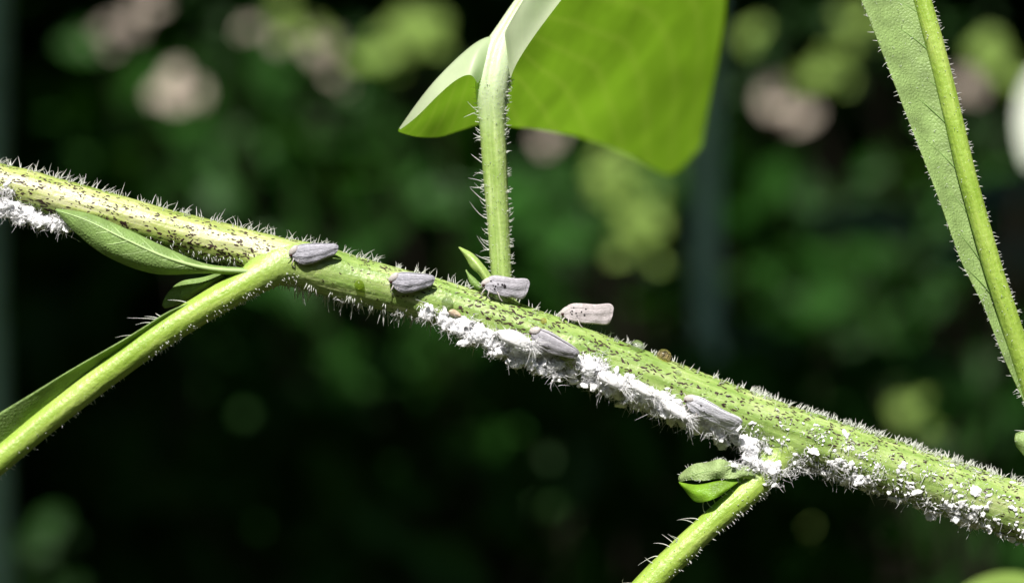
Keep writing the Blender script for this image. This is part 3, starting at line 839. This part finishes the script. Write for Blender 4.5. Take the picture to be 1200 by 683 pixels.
# ------------------------------------------------------------------ flecks on the stem
def flecks():
    rnd = random.Random(5)
    V, F = [], []
    def fleck(x, phi, a, b, rot):
        k0 = len(V); n = 7
        c, r = STEM.c(x)
        p, nn = STEM.surf(x, phi, .004); V.append(p)
        for j in range(n):
            t = 2*math.pi*j/n; q = rnd.uniform(.65, 1.2)
            du = math.cos(t)*a*q; dv = math.sin(t)*b*q
            u = du*math.cos(rot) - dv*math.sin(rot); v = du*math.sin(rot) + dv*math.cos(rot)
            V.append(STEM.surf(x + u*80*.95, phi + v/r, .0012)[0])
        for j in range(n): F.append((k0, k0+1+j, k0+1+(j+1) % n))
    def zone(n, x0, x1, p0, p1, amin, amax, clump):
        for _ in range(n):
            x = rnd.uniform(x0, x1); ph = math.radians(rnd.uniform(p0, p1)); a = rnd.uniform(amin, amax)
            for k in range(rnd.choice(clump)):
                fleck(x + rnd.gauss(0, 3.2), ph + rnd.gauss(0, .06), a*rnd.uniform(.6, 1.5), a*rnd.uniform(.3, .5), rnd.gauss(0, .4))
    zone(230, -60, 325, -15, 62, .016, .034, (1, 1, 2, 3))
    zone(280, -60, 325, -75, -10, .018, .04, (1, 2, 3))
    zone(40, -60, 520, 50, 100, .02, .04, (1, 2))
    zone(90, 400, 560, 20, 85, .014, .028, (1, 1, 2))
    zone(60, 380, 540, -70, 15, .010, .02, (1, 1, 2))
    zone(330, 540, 860, -5, 88, .018, .042, (1, 1, 2))
    zone(60, 560, 860, -40, 0, .02, .035, (1, 1, 2))
    zone(330, 860, 1260, 10, 85, .014, .034, (1, 1, 2, 3))
    zone(90, 860, 1260, -35, 15, .014, .028, (1, 1, 2))
    zone(120, 880, 1260, -80, -40, .02, .04, (1, 2))
    return tag(obj("fleck", V, F, M_SPOT, stem), kind="stuff")
flecks()

# ------------------------------------------------------------------ hairs
def rv(rnd, s): return Vector((rnd.gauss(0, s), rnd.gauss(0, s), rnd.gauss(0, s)))
def hair_zone(ax, rnd, n, t0, t1, p0, p1, l0, l1, r=.0065, lean=.25, jit=.2, bend=.2, clump=1, out=None, sag=0.0):
    out = [] if out is None else out
    for _ in range(n):
        t = rnd.uniform(t0, t1); ph = math.radians(rnd.uniform(p0, p1))
        for k in range(rnd.randint(1, clump)):
            tt = t + rnd.gauss(0, (ax.t1 - ax.t0) * .0012)
            tt = min(max(tt, ax.t0), ax.t1)
            p, nn = ax.surf(tt, ph + rnd.gauss(0, .06), 0)
            T, Fv, U = ax.frame(tt)
            d = nn + T * rnd.gauss(lean, jit) + rv(rnd, jit * .5)
            out.append((p, d, rnd.uniform(l0, l1), r * rnd.uniform(.75, 1.2), T * rnd.gauss(lean * .6, bend) + rv(rnd, bend * .4) + Vector((0, 0, -sag))))
    return out
rnd = random.Random(21)
it = []
hair_zone(STEM, rnd, 250, -100, 620, 64, 118, .04, .175, r=.0072, clump=2, out=it, lean=.05, jit=.32, bend=.34)
hair_zone(STEM, rnd, 55, 620, 870, 62, 118, .05, .12, r=.008, clump=3, out=it, lean=.05, jit=.25)
hair_zone(STEM, rnd, 300, 870, 1320, 60, 116, .05, .125, r=.009, clump=3, out=it, lean=.1, jit=.26, bend=.28)
hair_zone(STEM, rnd, 60, -100, 1320, 118, 240, .08, .15, clump=2, out=it)
hair_zone(STEM, rnd, 30, -60, 560, -30, 60, .03, .07, r=.005, clump=2, out=it)
hair_zone(STEM, rnd, 60, 560, 1300, 0, 60, .03, .07, r=.005, clump=2, out=it)
hair_zone(STEM, rnd, 80, 180, 330, -75, -30, .03, .07, r=.006, clump=2, out=it)
hair_zone(STEM, rnd, 120, 335, 515, -100, -45, .03, .09, r=.0085, lean=0, clump=2, out=it, sag=.25)
hair_zone(STEM, rnd, 24, 350, 515, -95, -78, .12, .2, lean=0, clump=2, out=it, sag=.2, r=.0115)
hair_zone(STEM, rnd, 130, 880, 1300, -100, -30, .03, .07, r=.008, lean=0, clump=2, out=it)
hairs("hair", it, M_HAIR, stem)
it = []
hair_zone(VP, rnd, 24, 1.0, 4.3, 74, 106, .10, .24, lean=.2, jit=.25, bend=.35, out=it, r=.007)
hair_zone(VP, rnd, 40, 1.0, 4.6, 60, 110, .03, .08, lean=.2, out=it, r=.005)
hair_zone(VP, rnd, 120, .9, 5.3, -110, -60, .03, .085, lean=.2, out=it, r=.0078)
hair_zone(VP, rnd, 110, .9, 5.0, -60, 60, .02, .05, lean=.2, out=it, r=.004)
hair_zone(VP, rnd, 60, .9, 5.0, 110, 250, .05, .12, lean=.2, out=it)
hairs("hair", it, M_HAIR, vpet)
it = []
hair_zone(LP, rnd, 12, 2.4, 6, 75, 110, .14, .24, lean=.5, bend=.5, out=it, r=.0078)
hair_zone(LP, rnd, 150, .6, 3.6, -95, -35, .02, .05, lean=0, out=it, r=.007)
hair_zone(LP, rnd, 60, 3.0, 6.5, -100, -70, .025, .07, lean=0, out=it, r=.007)
hair_zone(LP, rnd, 30, 1.6, 6.5, -60, 50, .015, .03, lean=0, out=it, r=.005)
hairs("hair", it, M_HAIR, lpet)
it = []
hair_zone(BP, rnd, 22, 1.9, 5.4, 60, 92, .16, .28, lean=.25, jit=.15, bend=.45, out=it, r=.0078)
hair_zone(BP, rnd, 80, 1.6, 5.6, -110, -50, .03, .07, lean=0, out=it, r=.0078)
hair_zone(BP, rnd, 70, 1.6, 5.6, -50, 60, .015, .04, lean=0, out=it, r=.007)
hairs("hair", it, M_HAIR, bpet)
it = []
hair_zone(RM, rnd, 190, 1, 7.8, -115, -65, .03, .07, lean=.1, out=it, r=.007)
hair_zone(RM, rnd, 90, 1, 7.8, -60, 60, .02, .045, lean=.1, out=it, r=.005)
for _ in range(130):
    u = rnd.uniform(.2, 1); p = grid_point(RG, u, rnd.uniform(0, .03))
    it.append((p, Vector((-.8, rnd.gauss(-.2, .3), rnd.gauss(.1, .5))), rnd.uniform(.03, .085), .006, rv(rnd, .3)))
for _ in range(140):
    u = rnd.uniform(.2, 1); p = grid_point(RG, u, rnd.uniform(.05, .8)) + Vector((0, -.008, 0))
    it.append((p, Vector((rnd.gauss(0, .5), -1, rnd.gauss(0, .5))), rnd.uniform(.02, .05), .004, rv(rnd, .3)))
for py in (507, 520):
    it.append((P(1206, py, -.25), Vector((-1, -.1, .35)), .24, .008, Vector((0, 0, -.15))))
hairs("hair", it, M_HAIR, rmid)

# ------------------------------------------------------------------ white wax fluff
def wax(name, zones, label, seed, extra=(), threads=3.4, lumps=.13, voxel=.0105):
    """zones: (n, x0, x1, phi0, phi1, lump size, height); extra: (n, px, py, depth, spread x, spread y px, size)"""
    r = np.random.default_rng(seed); rr = random.Random(seed)
    V0, F0 = ico2(); v1, f1 = ico(); V3, F3 = ico3()
    V, F = [], []
    k = 0; thr = []
    spots = []
    for (n, x0, x1, p0, p1, size, hgt) in zones:
        nc = max(3, n // 14)                       # uneven clumps
        cl = [(rr.uniform(x0, x1), rr.uniform(p0, p1), rr.uniform(.45, 1.35)) for _ in range(nc)]
        for i in range(n):
            cx, cp, cs = rr.choice(cl)
            x = cx + rr.gauss(0, 6 * cs); ph = math.radians(cp + rr.gauss(0, 8 * cs))
            h = abs(rr.gauss(0, hgt)) * cs
            p, nn = STEM.surf(x, ph, h)
            spots.append((p + Vector((0, 0, -abs(rr.gauss(0, hgt * .4)))), nn, size * (.55 + .45 * cs), hgt))
    for (n, px, py, dep, sx, sy, size) in extra:
        for i in range(n):
            g1, g2 = (max(-1.5, min(1.5, rr.gauss(0, 1))) for _ in range(2))
            spots.append((P(px + g1 * sx, py + g2 * sy, dep + rr.gauss(0, sx / 200)), Vector((rr.gauss(0, .6), -.6, rr.gauss(-.2, .6))).normalized(), size, .06))
    for (p, nn, size, hgt) in spots:
        big = rr.random() < lumps
        s = size * (rr.uniform(1.2, 2.1) if big else rr.uniform(.22, .8))
        vv, ff = (rr.choice(V3), F3) if big else (V0, F0) if s > .026 else (v1, f1)
        sc = r.uniform(.45, 1.2, 3)
        j = .25 if big else 1.0
        q = vv * (1 + r.normal(0, .26 * j, (len(vv), 1))) + r.normal(0, .12 * j, vv.shape)
        sc[2] *= .5                              # flat flakes lying on one another
        z = np.array(nn) * .5 + np.array(SUN) * .6 + r.normal(0, .3, 3); z /= np.linalg.norm(z)
        x = np.cross(z, r.normal(size=3)); x /= np.linalg.norm(x)
        Q = np.stack([x, np.cross(z, x), z])
        q = (q * sc * s * 1.25) @ Q + np.array(p)
        V.append(q); F.append(ff + k); k += len(q)
        for _ in range(int(threads + rr.random())):
            d = nn * .5 + rv(rr, .8)
            thr.append((p + rv(rr, .018 + s * .3), d, rr.uniform(.02, .085) * (1 + hgt * 3), rr.choice((.0025, .003, .004, .008)), rv(rr, .8)))
    V = np.concatenate(V); F = np.concatenate(F)
    t = empty(name); tag(t, label, "wax", kind="stuff")
    o = obj_np("wax_crumb", V, F, M_WAXC, t); tag(o, kind="stuff")
    m = o.modifiers.new("merge", 'REMESH'); m.mode = 'VOXEL'; m.voxel_size = voxel; m.use_smooth_shade = True
    m = o.modifiers.new("soften", 'SMOOTH'); m.factor = .5; m.iterations = 2
    hairs("wax_thread", thr, M_WAX, t, seg=4)
    return t
wax("wax_fluff", [(150, -40, 70, -80, -50, .032, .05), (110, -20, 80, -98, -75, .032, .05), (80, -50, 16, -50, -5, .026, .02)], "white fluffy wax under the stem at the left edge, above the pale leaflet", 1,
    extra=[(70, 8, 246, -.33, 9, 6, .036), (80, 32, 254, -.3, 10, 5, .036), (70, 58, 261, -.28, 10, 4, .034), (40, 78, 267, -.28, 6, 3, .028), (50, 4, 224, -.36, 7, 9, .028)])
wax("wax_fluff", [(150, 505, 560, -60, -20, .036, .035), (220, 540, 645, -78, -22, .044, .05), (110, 560, 680, -105, -70, .038, .05), (100, 618, 690, -75, -38, .038, .045)], "thick white wax fluff under the two speckled planthoppers, left of the shaded one", 2,
    extra=[(40, 530, 381, -.32, 8, 4, .036), (60, 558, 394, -.33, 10, 5, .042), (80, 585, 406, -.32, 10, 6, .046), (80, 612, 418, -.3, 11, 6, .042), (60, 640, 429, -.28, 10, 5, .038), (36, 654, 437, -.27, 5, 6, .034), (40, 572, 390, -.37, 9, 4, .042), (40, 628, 410, -.38, 6, 5, .042)])
wax("wax_fluff", [(150, 682, 740, -55, -4, .036, .035), (220, 690, 790, -78, -26, .044, .05), (200, 765, 862, -78, -22, .042, .05), (110, 700, 850, -105, -75, .038, .045)], "thick white wax fluff between the two planthoppers on the underside of the stem", 3,
    extra=[(50, 700, 424, -.37, 8, 7, .034), (60, 694, 444, -.28, 6, 6, .038), (80, 722, 449, -.36, 12, 6, .042), (80, 752, 465, -.34, 12, 5, .042), (80, 785, 481, -.35, 12, 6, .042), (60, 815, 492, -.33, 10, 6, .038), (46, 845, 507, -.33, 10, 5, .034)])
wax("wax_fluff", [(90, 866, 905, -70, -45, .034, .04), (60, 900, 945, -75, -45, .026, .015), (70, 940, 1000, -100, -70, .026, .02)], "white wax clinging around the joint of the lower leaf stalk", 4,
    extra=[(90, 879, 528, -.36, 5, 8, .042), (70, 890, 545, -.42, 9, 4, .034), (50, 905, 556, -.44, 8, 8, .026), (36, 925, 550, -.34, 14, 5, .024), (30, 868, 545, -.42, 8, 3, .02)])
wax("wax_fluff", [(190, 975, 1068, -95, -66, .036, .025), (230, 1080, 1260, -97, -64, .038, .025), (620, 930, 1260, -68, -20, .040, .006), (480, 880, 1260, -30, 25, .033, .004), (240, 960, 1260, 20, 65, .024, .004), (460, 890, 1260, -60, 60, .016, .003)], "white wax flakes scattered over the stem at the right edge", 5, threads=.6, lumps=.03, voxel=.0085)
wax("wax_fluff", [(40, 450, 512, -100, -55, .022, .03), (40, 370, 450, -100, -65, .015, .02)], "small white wax beads on hairs under the middle of the stem", 6, threads=1, lumps=0)

# ------------------------------------------------------------------ planthoppers
def wing_material(name, c1, c2):
    m, n, l, bs, out = new_mat(name)
    tc = n.new("ShaderNodeTexCoord")
    nz = n.new("ShaderNodeTexNoise"); nz.inputs["Scale"].default_value = 22; nz.inputs["Detail"].default_value = 8; nz.inputs["Roughness"].default_value = .7
    l.new(tc.outputs["Object"], nz.inputs[0])
    r = ramp(n, [(0.3, c1), (0.55, c2), (0.75, tuple(min(1, x*1.25) for x in c2))]); l.new(nz.outputs[0], r.inputs[0])
    l.new(r.outputs[0], bs.inputs["Base Color"]); bs.inputs["Roughness"].default_value = .8; bs.inputs["Specular IOR Level"].default_value = .15
    vo = n.new("ShaderNodeTexVoronoi"); vo.inputs["Scale"].default_value = 34; vo.feature = 'DISTANCE_TO_EDGE'
    mp = n.new("ShaderNodeMapping"); mp.inputs["Scale"].default_value = (.45, 1, 1.2); l.new(tc.outputs["Object"], mp.inputs[0]); l.new(mp.outputs[0], vo.inputs[0])
    ad = n.new("ShaderNodeMath"); ad.operation = 'MULTIPLY_ADD'; ad.inputs[1].default_value = -1.2
    l.new(vo.outputs["Distance"], ad.inputs[0]); l.new(nz.outputs[0], ad.inputs[2])
    bp = n.new("ShaderNodeBump"); bp.inputs["Strength"].default_value = .55; bp.inputs["Distance"].default_value = .012
    l.new(ad.outputs[0], bp.inputs["Height"]); l.new(bp.outputs[0], bs.inputs["Normal"])
    return m
M_WING = wing_material("grey_wing", (.28, .27, .30), (.40, .39, .43))
M_WINGD = wing_material("blue_grey_wing", (.25, .25, .29), (.37, .365, .415))
M_WINGP = wing_material("pinkish_wing", (.30, .27, .27), (.42, .385, .39))
M_WINGW = wing_material("white_wing", (.48, .48, .54), (.66, .66, .72))
M_BODY = plain("insect_body", (.16, .14, .14), .7, .2, .3, scale=20)
M_HEAD = plain("insect_head", (.42, .39, .38), .75, .2, .2, scale=25, bump=.4)
M_EYE = plain("insect_eye", (.05, .02, .015), .25, .5, .2)
M_WSPOT = plain("wing_speck", (.03, .025, .03), .7, .2, .2)
PROF = {
 'blunt': dict(zt=[(0, .15), (.08, .225), (.2, .265), (.4, .272), (.65, .272), (.85, .295), (.93, .292), (.98, .265), (1, .235)],
               zb=[(0, .10), (.08, .05), (.2, .02), (.4, .0), (.65, -.005), (.85, -.01), (.93, .0), (.98, .04), (1, .085)],
               w=[(0, .05), (.1, .085), (.3, .10), (.6, .075), (1, .035)]),
 'taper': dict(zt=[(0, .12), (.08, .19), (.2, .225), (.4, .225), (.65, .205), (.85, .185), (.95, .165), (1, .13)],
               zb=[(0, .08), (.08, .025), (.2, -.02), (.35, -.03), (.6, -.005), (.85, .02), (.95, .035), (1, .065)],
               w=[(0, .06), (.1, .11), (.3, .15), (.6, .125), (.88, .075), (1, .03)]),
}
def hopper(head_px, tail_px, depth, up, prof, wm, label, nspots=8, group="planthoppers on the stem", dtail=0.0, hs=1.0):
    rr = random.Random(int(head_px[0]))
    a = P(head_px[0], head_px[1], depth); b = P(tail_px[0], tail_px[1], depth + dtail)
    L = (b - a).length
    X = (b - a).normalized(); up = Vector(up); Z = (up - X * up.dot(X)).normalized(); Y = Z.cross(X)
    t = empty("planthopper"); tag(t, label, "insect", group)
    t.matrix_world = Matrix(((X.x, Y.x, Z.x, a.x), (X.y, Y.y, Z.y, a.y), (X.z, Y.z, Z.z, a.z), (0, 0, 0, 1)))
    pr = PROF[prof]
    def W(u, v, s, off=0):
        zt = spline(pr['zt'], u)[0] * hs; zb = spline(pr['zb'], u)[0] * hs; w_ = spline(pr['w'], u)[0]
        vv = v ** 1.1
        y = .006 + w_ * (1 - (1 - v) ** 1.9) ** .75 - .25 * w_ * max(0, v - .8)
        y += .006 * math.sin(u * 17 + v * 5) * v + .004 * math.sin(v * 14 + u * 3)
        return Vector((L * (u * (1 - .03 * v)) , s * (y + off), zt + (zb - zt) * vv))
    nu, nv = 34, 16
    for s in (-1, 1):
        V, F, UV = [], [], []
        for j in range(nv):
            for i in range(nu):
                u = i / (nu - 1); u = .5 - .5 * math.cos(math.pi * u) * (1 if True else 0)
                V.append(W(u, j / (nv - 1), s))
        for j in range(nv - 1):
            for i in range(nu - 1):
                q = j*nu + i; f = (q, q+1, q+nu+1, q+nu); F.append(f if s < 0 else f[::-1])
        wo = obj("forewing", V, F, wm, t)
        m = wo.modifiers.new("thickness", 'SOLIDIFY'); m.thickness = .007; m.offset = 1
        vp = []
        for v0, v1, u1 in ((.26, .2, .97), (.5, .50, .985), (.76, .84, .97)):
            vp.append([(W(.14 + (u1 - .14) * q / 15, v0 + (v1 - v0) * q / 15, s, .0058), .0016 * (1 - .5 * q / 15)) for q in range(16)])
        vp.append([(W(.93 + .008 * math.sin(q * 1.3), .12 + .76 * q / 9, s, .0068), .002) for q in range(10)])
        tube_poly("vein", vp, wm, wo, seg=5)
        if nspots:
            V, F = [], []
            for k in range(nspots):
                u = rr.uniform(.12, .55); v = rr.uniform(.2, .7); ra = rr.uniform(.006, .014) * (1.5 if k == 0 else 1)
                k0 = len(V); V.append(W(u, v, s, .0125))
                for q in range(7):
                    th = 2*math.pi*q/7; V.append(W(u + math.cos(th)*ra/L*1.2, v + math.sin(th)*ra/.28, s, .0098))
                for q in range(7): F.append((k0, k0+1+q, k0+1+(q+1) % 7) if s < 0 else (k0, k0+1+(q+1) % 7, k0+1+q))
            tag(obj("speck", V, F, M_WSPOT, wo), kind="stuff")
    lathe_body("body", [(.02, .03, .12), (.06, .055, .11), (.18, .07, .10), (.34, .06, .10), (.5, .04, .10), (.56, .015, .1)], M_BODY, t, squash=.75)
    hd = lathe_body("head", [(-.045, .012, .10), (-.038, .035, .105), (-.015, .058, .115), (.02, .075, .13), (.06, .08, .145), (.10, .06, .17)], M_HEAD, t, squash=.85)
    for s in (-1, 1):
        v, f = ico2(); v = v * np.array([.024, .016, .026]) + np.array([-.005, s*.055, .105])
        obj("eye", v, f, M_EYE, hd)
    for s in (-1, 1):
        tube_poly("antenna", [[(Vector((-.02, s*.05, .085)), .008), (Vector((-.045, s*.075, .075)), .007), (Vector((-.08, s*.09, .09)), .003)]], M_HEAD, hd, seg=5)
        for (x0, x1) in ((.04, -.02), (.1, .08), (.18, .26)):
            tube_poly("leg", [[(Vector((x0, s*.04, .06)), .013), (Vector(((x0+x1)/2, s*.12, .05)), .010), (Vector((x1, s*.11, -.03)), .008), (Vector((x1+.04, s*.12, -.06)), .006)]], M_HEAD, t, seg=6)
    return t

hopper((343, 304), (398, 297), -.34, (0, -.55, .83), 'taper', M_WINGD, "smooth grey planthopper at the left joint, nearest the left leaf stalk", 0, dtail=.02, hs=1.0)
hopper((459, 335), (510, 334), -.34, (0, -.58, .81), 'taper', M_WINGD, "smooth grey planthopper alone on the stem between joint and upright stalk", 0, dtail=.03, hs=1.0)
hopper((566, 341), (618, 350), -.22, (0, -.3, .95), 'blunt', M_WING, "grey speckled planthopper at the foot of the upright leaf stalk", 9)
hopper((659, 376), (718, 380), -.05, (0, -.12, .99), 'blunt', M_WINGP, "pinkish speckled planthopper standing out against the dark background", 9, hs=1.02)
hopper((622, 393), (677, 420), -.40, (.1, -.75, .65), 'taper', M_WING, "grey planthopper in the shade on the wax below the speckled pair", 5, dtail=-.06)
hopper((802, 472), (863, 506), -.44, (.1, -.7, .7), 'blunt', M_WINGW, "whitish wax-dusted planthopper low on the stem near the lower stalk", 3, dtail=-.05)

# wax-covered nymphs
def nymph(px, py, ang, L, label, depth):
    t = empty("planthopper_nymph"); tag(t, label, "insect", "wax-covered nymphs")
    c = P(px, py, depth)
    X = Vector((math.cos(ang), -.15, -math.sin(ang))).normalized(); Z = Vector((0, -.75, .66)); Z = (Z - X*Z.dot(X)).normalized(); Y = Z.cross(X)
    t.matrix_world = Matrix(((X.x, Y.x, Z.x, c.x), (X.y, Y.y, Z.y, c.y), (X.z, Y.z, Z.z, c.z), (0, 0, 0, 1)))
    pr = [(-.5, .02, 0), (-.44, .09, .0), (-.3, .15, .01), (-.1, .17, .02), (.15, .16, .02), (.35, .11, .01), (.5, .03, 0)]
    b = lathe_body("body", [(x*L, r*L*1.05, z*L) for x, r, z in pr], M_WAXB, t, seg=18, squash=1.15)
    s = b.modifiers.new("smooth", 'SUBSURF'); s.levels = 1; s.render_levels = 2
    for v in b.data.vertices:
        f = noise.noise(v.co * 9 + Vector((px, 0, 0))); g = noise.noise(v.co * 24 + Vector((0, py, 0)))
        v.co *= 1 + .28 * f + .22 * g
    it = []
    rr = random.Random(int(px))
    for k in range(46):
        it.append((Vector((.4*L, rr.gauss(0, .05)*L, rr.gauss(0, .05)*L)), Vector((1, rr.gauss(0, .6), rr.gauss(0, .6))), rr.uniform(.1, .26), .005, rv(rr, .35)))
    for k in range(90):
        a = rr.uniform(-1.2, 3.4); x = rr.uniform(-.4, .45) * L; q = .16 * L * math.sqrt(max(.02, 1 - (2 * x / L) ** 2))
        it.append((Vector((x, math.cos(a) * q, math.sin(a) * q)), Vector((rr.gauss(.4, .6), math.cos(a), math.sin(a))), rr.uniform(.02, .06), .008, rv(rr, .5)))
    for s in (-1, 1):
        v, f = ico(); v = v * .012 + np.array([-.43*L, s*.08*L, .06*L]); obj("eye", v, f, M_EYE, b)
    hairs("wax_tail", it, M_WAX, t)
nymph(605, 398, math.radians(20), .56, "white waxy nymph lying left of the shaded grey planthopper", -.56)
nymph(716, 446, math.radians(28), .46, "white waxy nymph right of the shaded grey planthopper", -.54)
nymph(752, 456, math.radians(30), .44, "white waxy nymph midway between the two lower planthoppers", -.56)
nymph(792, 481, math.radians(32), .46, "white waxy nymph just left of the whitish planthopper", -.55)

# ------------------------------------------------------------------ drops of honeydew
def drop_mat(name, c):
    m, n, l, bs, out = new_mat(name)
    bs.inputs["Base Color"].default_value = (*c, 1); bs.inputs["Roughness"].default_value = .07; bs.inputs["IOR"].default_value = 1.38
    bs.inputs["Transmission Weight"].default_value = 0.93
    bs.inputs["Coat Weight"].default_value = 1.0; bs.inputs["Coat Roughness"].default_value = 0.09
    tr = n.new("ShaderNodeBsdfTransparent"); tr.inputs[0].default_value = (*c, 1)
    sh = n.new("ShaderNodeMixShader"); sh.inputs[0].default_value = .55
    l.new(bs.outputs[0], sh.inputs[1]); l.new(tr.outputs[0], sh.inputs[2]); l.new(sh.outputs[0], out.inputs[0])
    return m
M_DROP = drop_mat("clear_drop", (.97, 1, .93)); M_AMBER = drop_mat("amber_drop", (.99, .86, .58)); M_LIME = drop_mat("lime_drop", (.85, .95, .3))
def drop(px, phi, r, mat, label):
    v, f = ico2()
    V = [tuple(x) for x in v]
    p, n = STEM.surf(px, math.radians(phi), r * .32)
    rot = n.to_track_quat('Z', 'Y').to_matrix()
    pts = [p + rot @ (Vector(x) * r * (1 if True else 1)) for x in (Vector((q[0], q[1], q[2] * .88)) for q in V)]
    o = obj("honeydew_drop", pts, f.tolist(), mat)
    s = o.modifiers.new("round", 'SUBSURF'); s.levels = 1; s.render_levels = 2
    tag(o, label, "drop", "honeydew drops")
drop(735, 68, .11, M_DROP, "clear round drop on top of the stem right of the pinkish planthopper")
drop(766, 72, .12, M_AMBER, "amber drop on the stem crest, rightmost of the crest pair")
drop(786, 40, .05, M_DROP, "tiny glinting drop on the stem just below the amber drop")
drop(524, 6, .09, M_DROP, "clear drop at the left end of the thick wax, above a beige flake")
drop(424, -8, .075, M_LIME, "lime green drop on the stem between the two smooth grey planthoppers")
drop(630, 38, .05, M_AMBER, "tiny amber drop on the stem below the upright leaf stalk")
drop(704, 20, .04, M_DROP, "tiny clear drop on the stem above the thick wax")

# beige flake (shed skin) stuck beside the wax
def husk():
    m = plain("shed_skin", (.62, .50, .36), .6, .3, .25, scale=18, trans=(.7, .55, .35), tw=.35, bump=.5)
    c, n = STEM.surf(536, math.radians(-14), .02)
    T, Fv, U = STEM.frame(536); B = n.cross(T)
    V, F = [], []
    for j in range(7):
        for i in range(11):
            u = i / 10 - .5; v = j / 6 - .5
            wd = (1 - (2 * u) ** 2) ** .5 * (.75 - .5 * u) if abs(u) < .5 else 0
            V.append(c + T * u * .20 + B * v * .13 * wd + n * (.035 - .22 * v * v * wd + .012 * noise.noise(Vector((u * 9, v * 9, 3)))))
    for j in range(6):
        for i in range(10):
            a = j * 11 + i; F.append((a, a + 1, a + 12, a + 11))
    o = obj("shed_skin", V, F, m)
    md = o.modifiers.new("thickness", 'SOLIDIFY'); md.thickness = .006
    tag(o, "tiny beige shed skin on the stem beside the clear drop and wax", "shed skin")
husk()
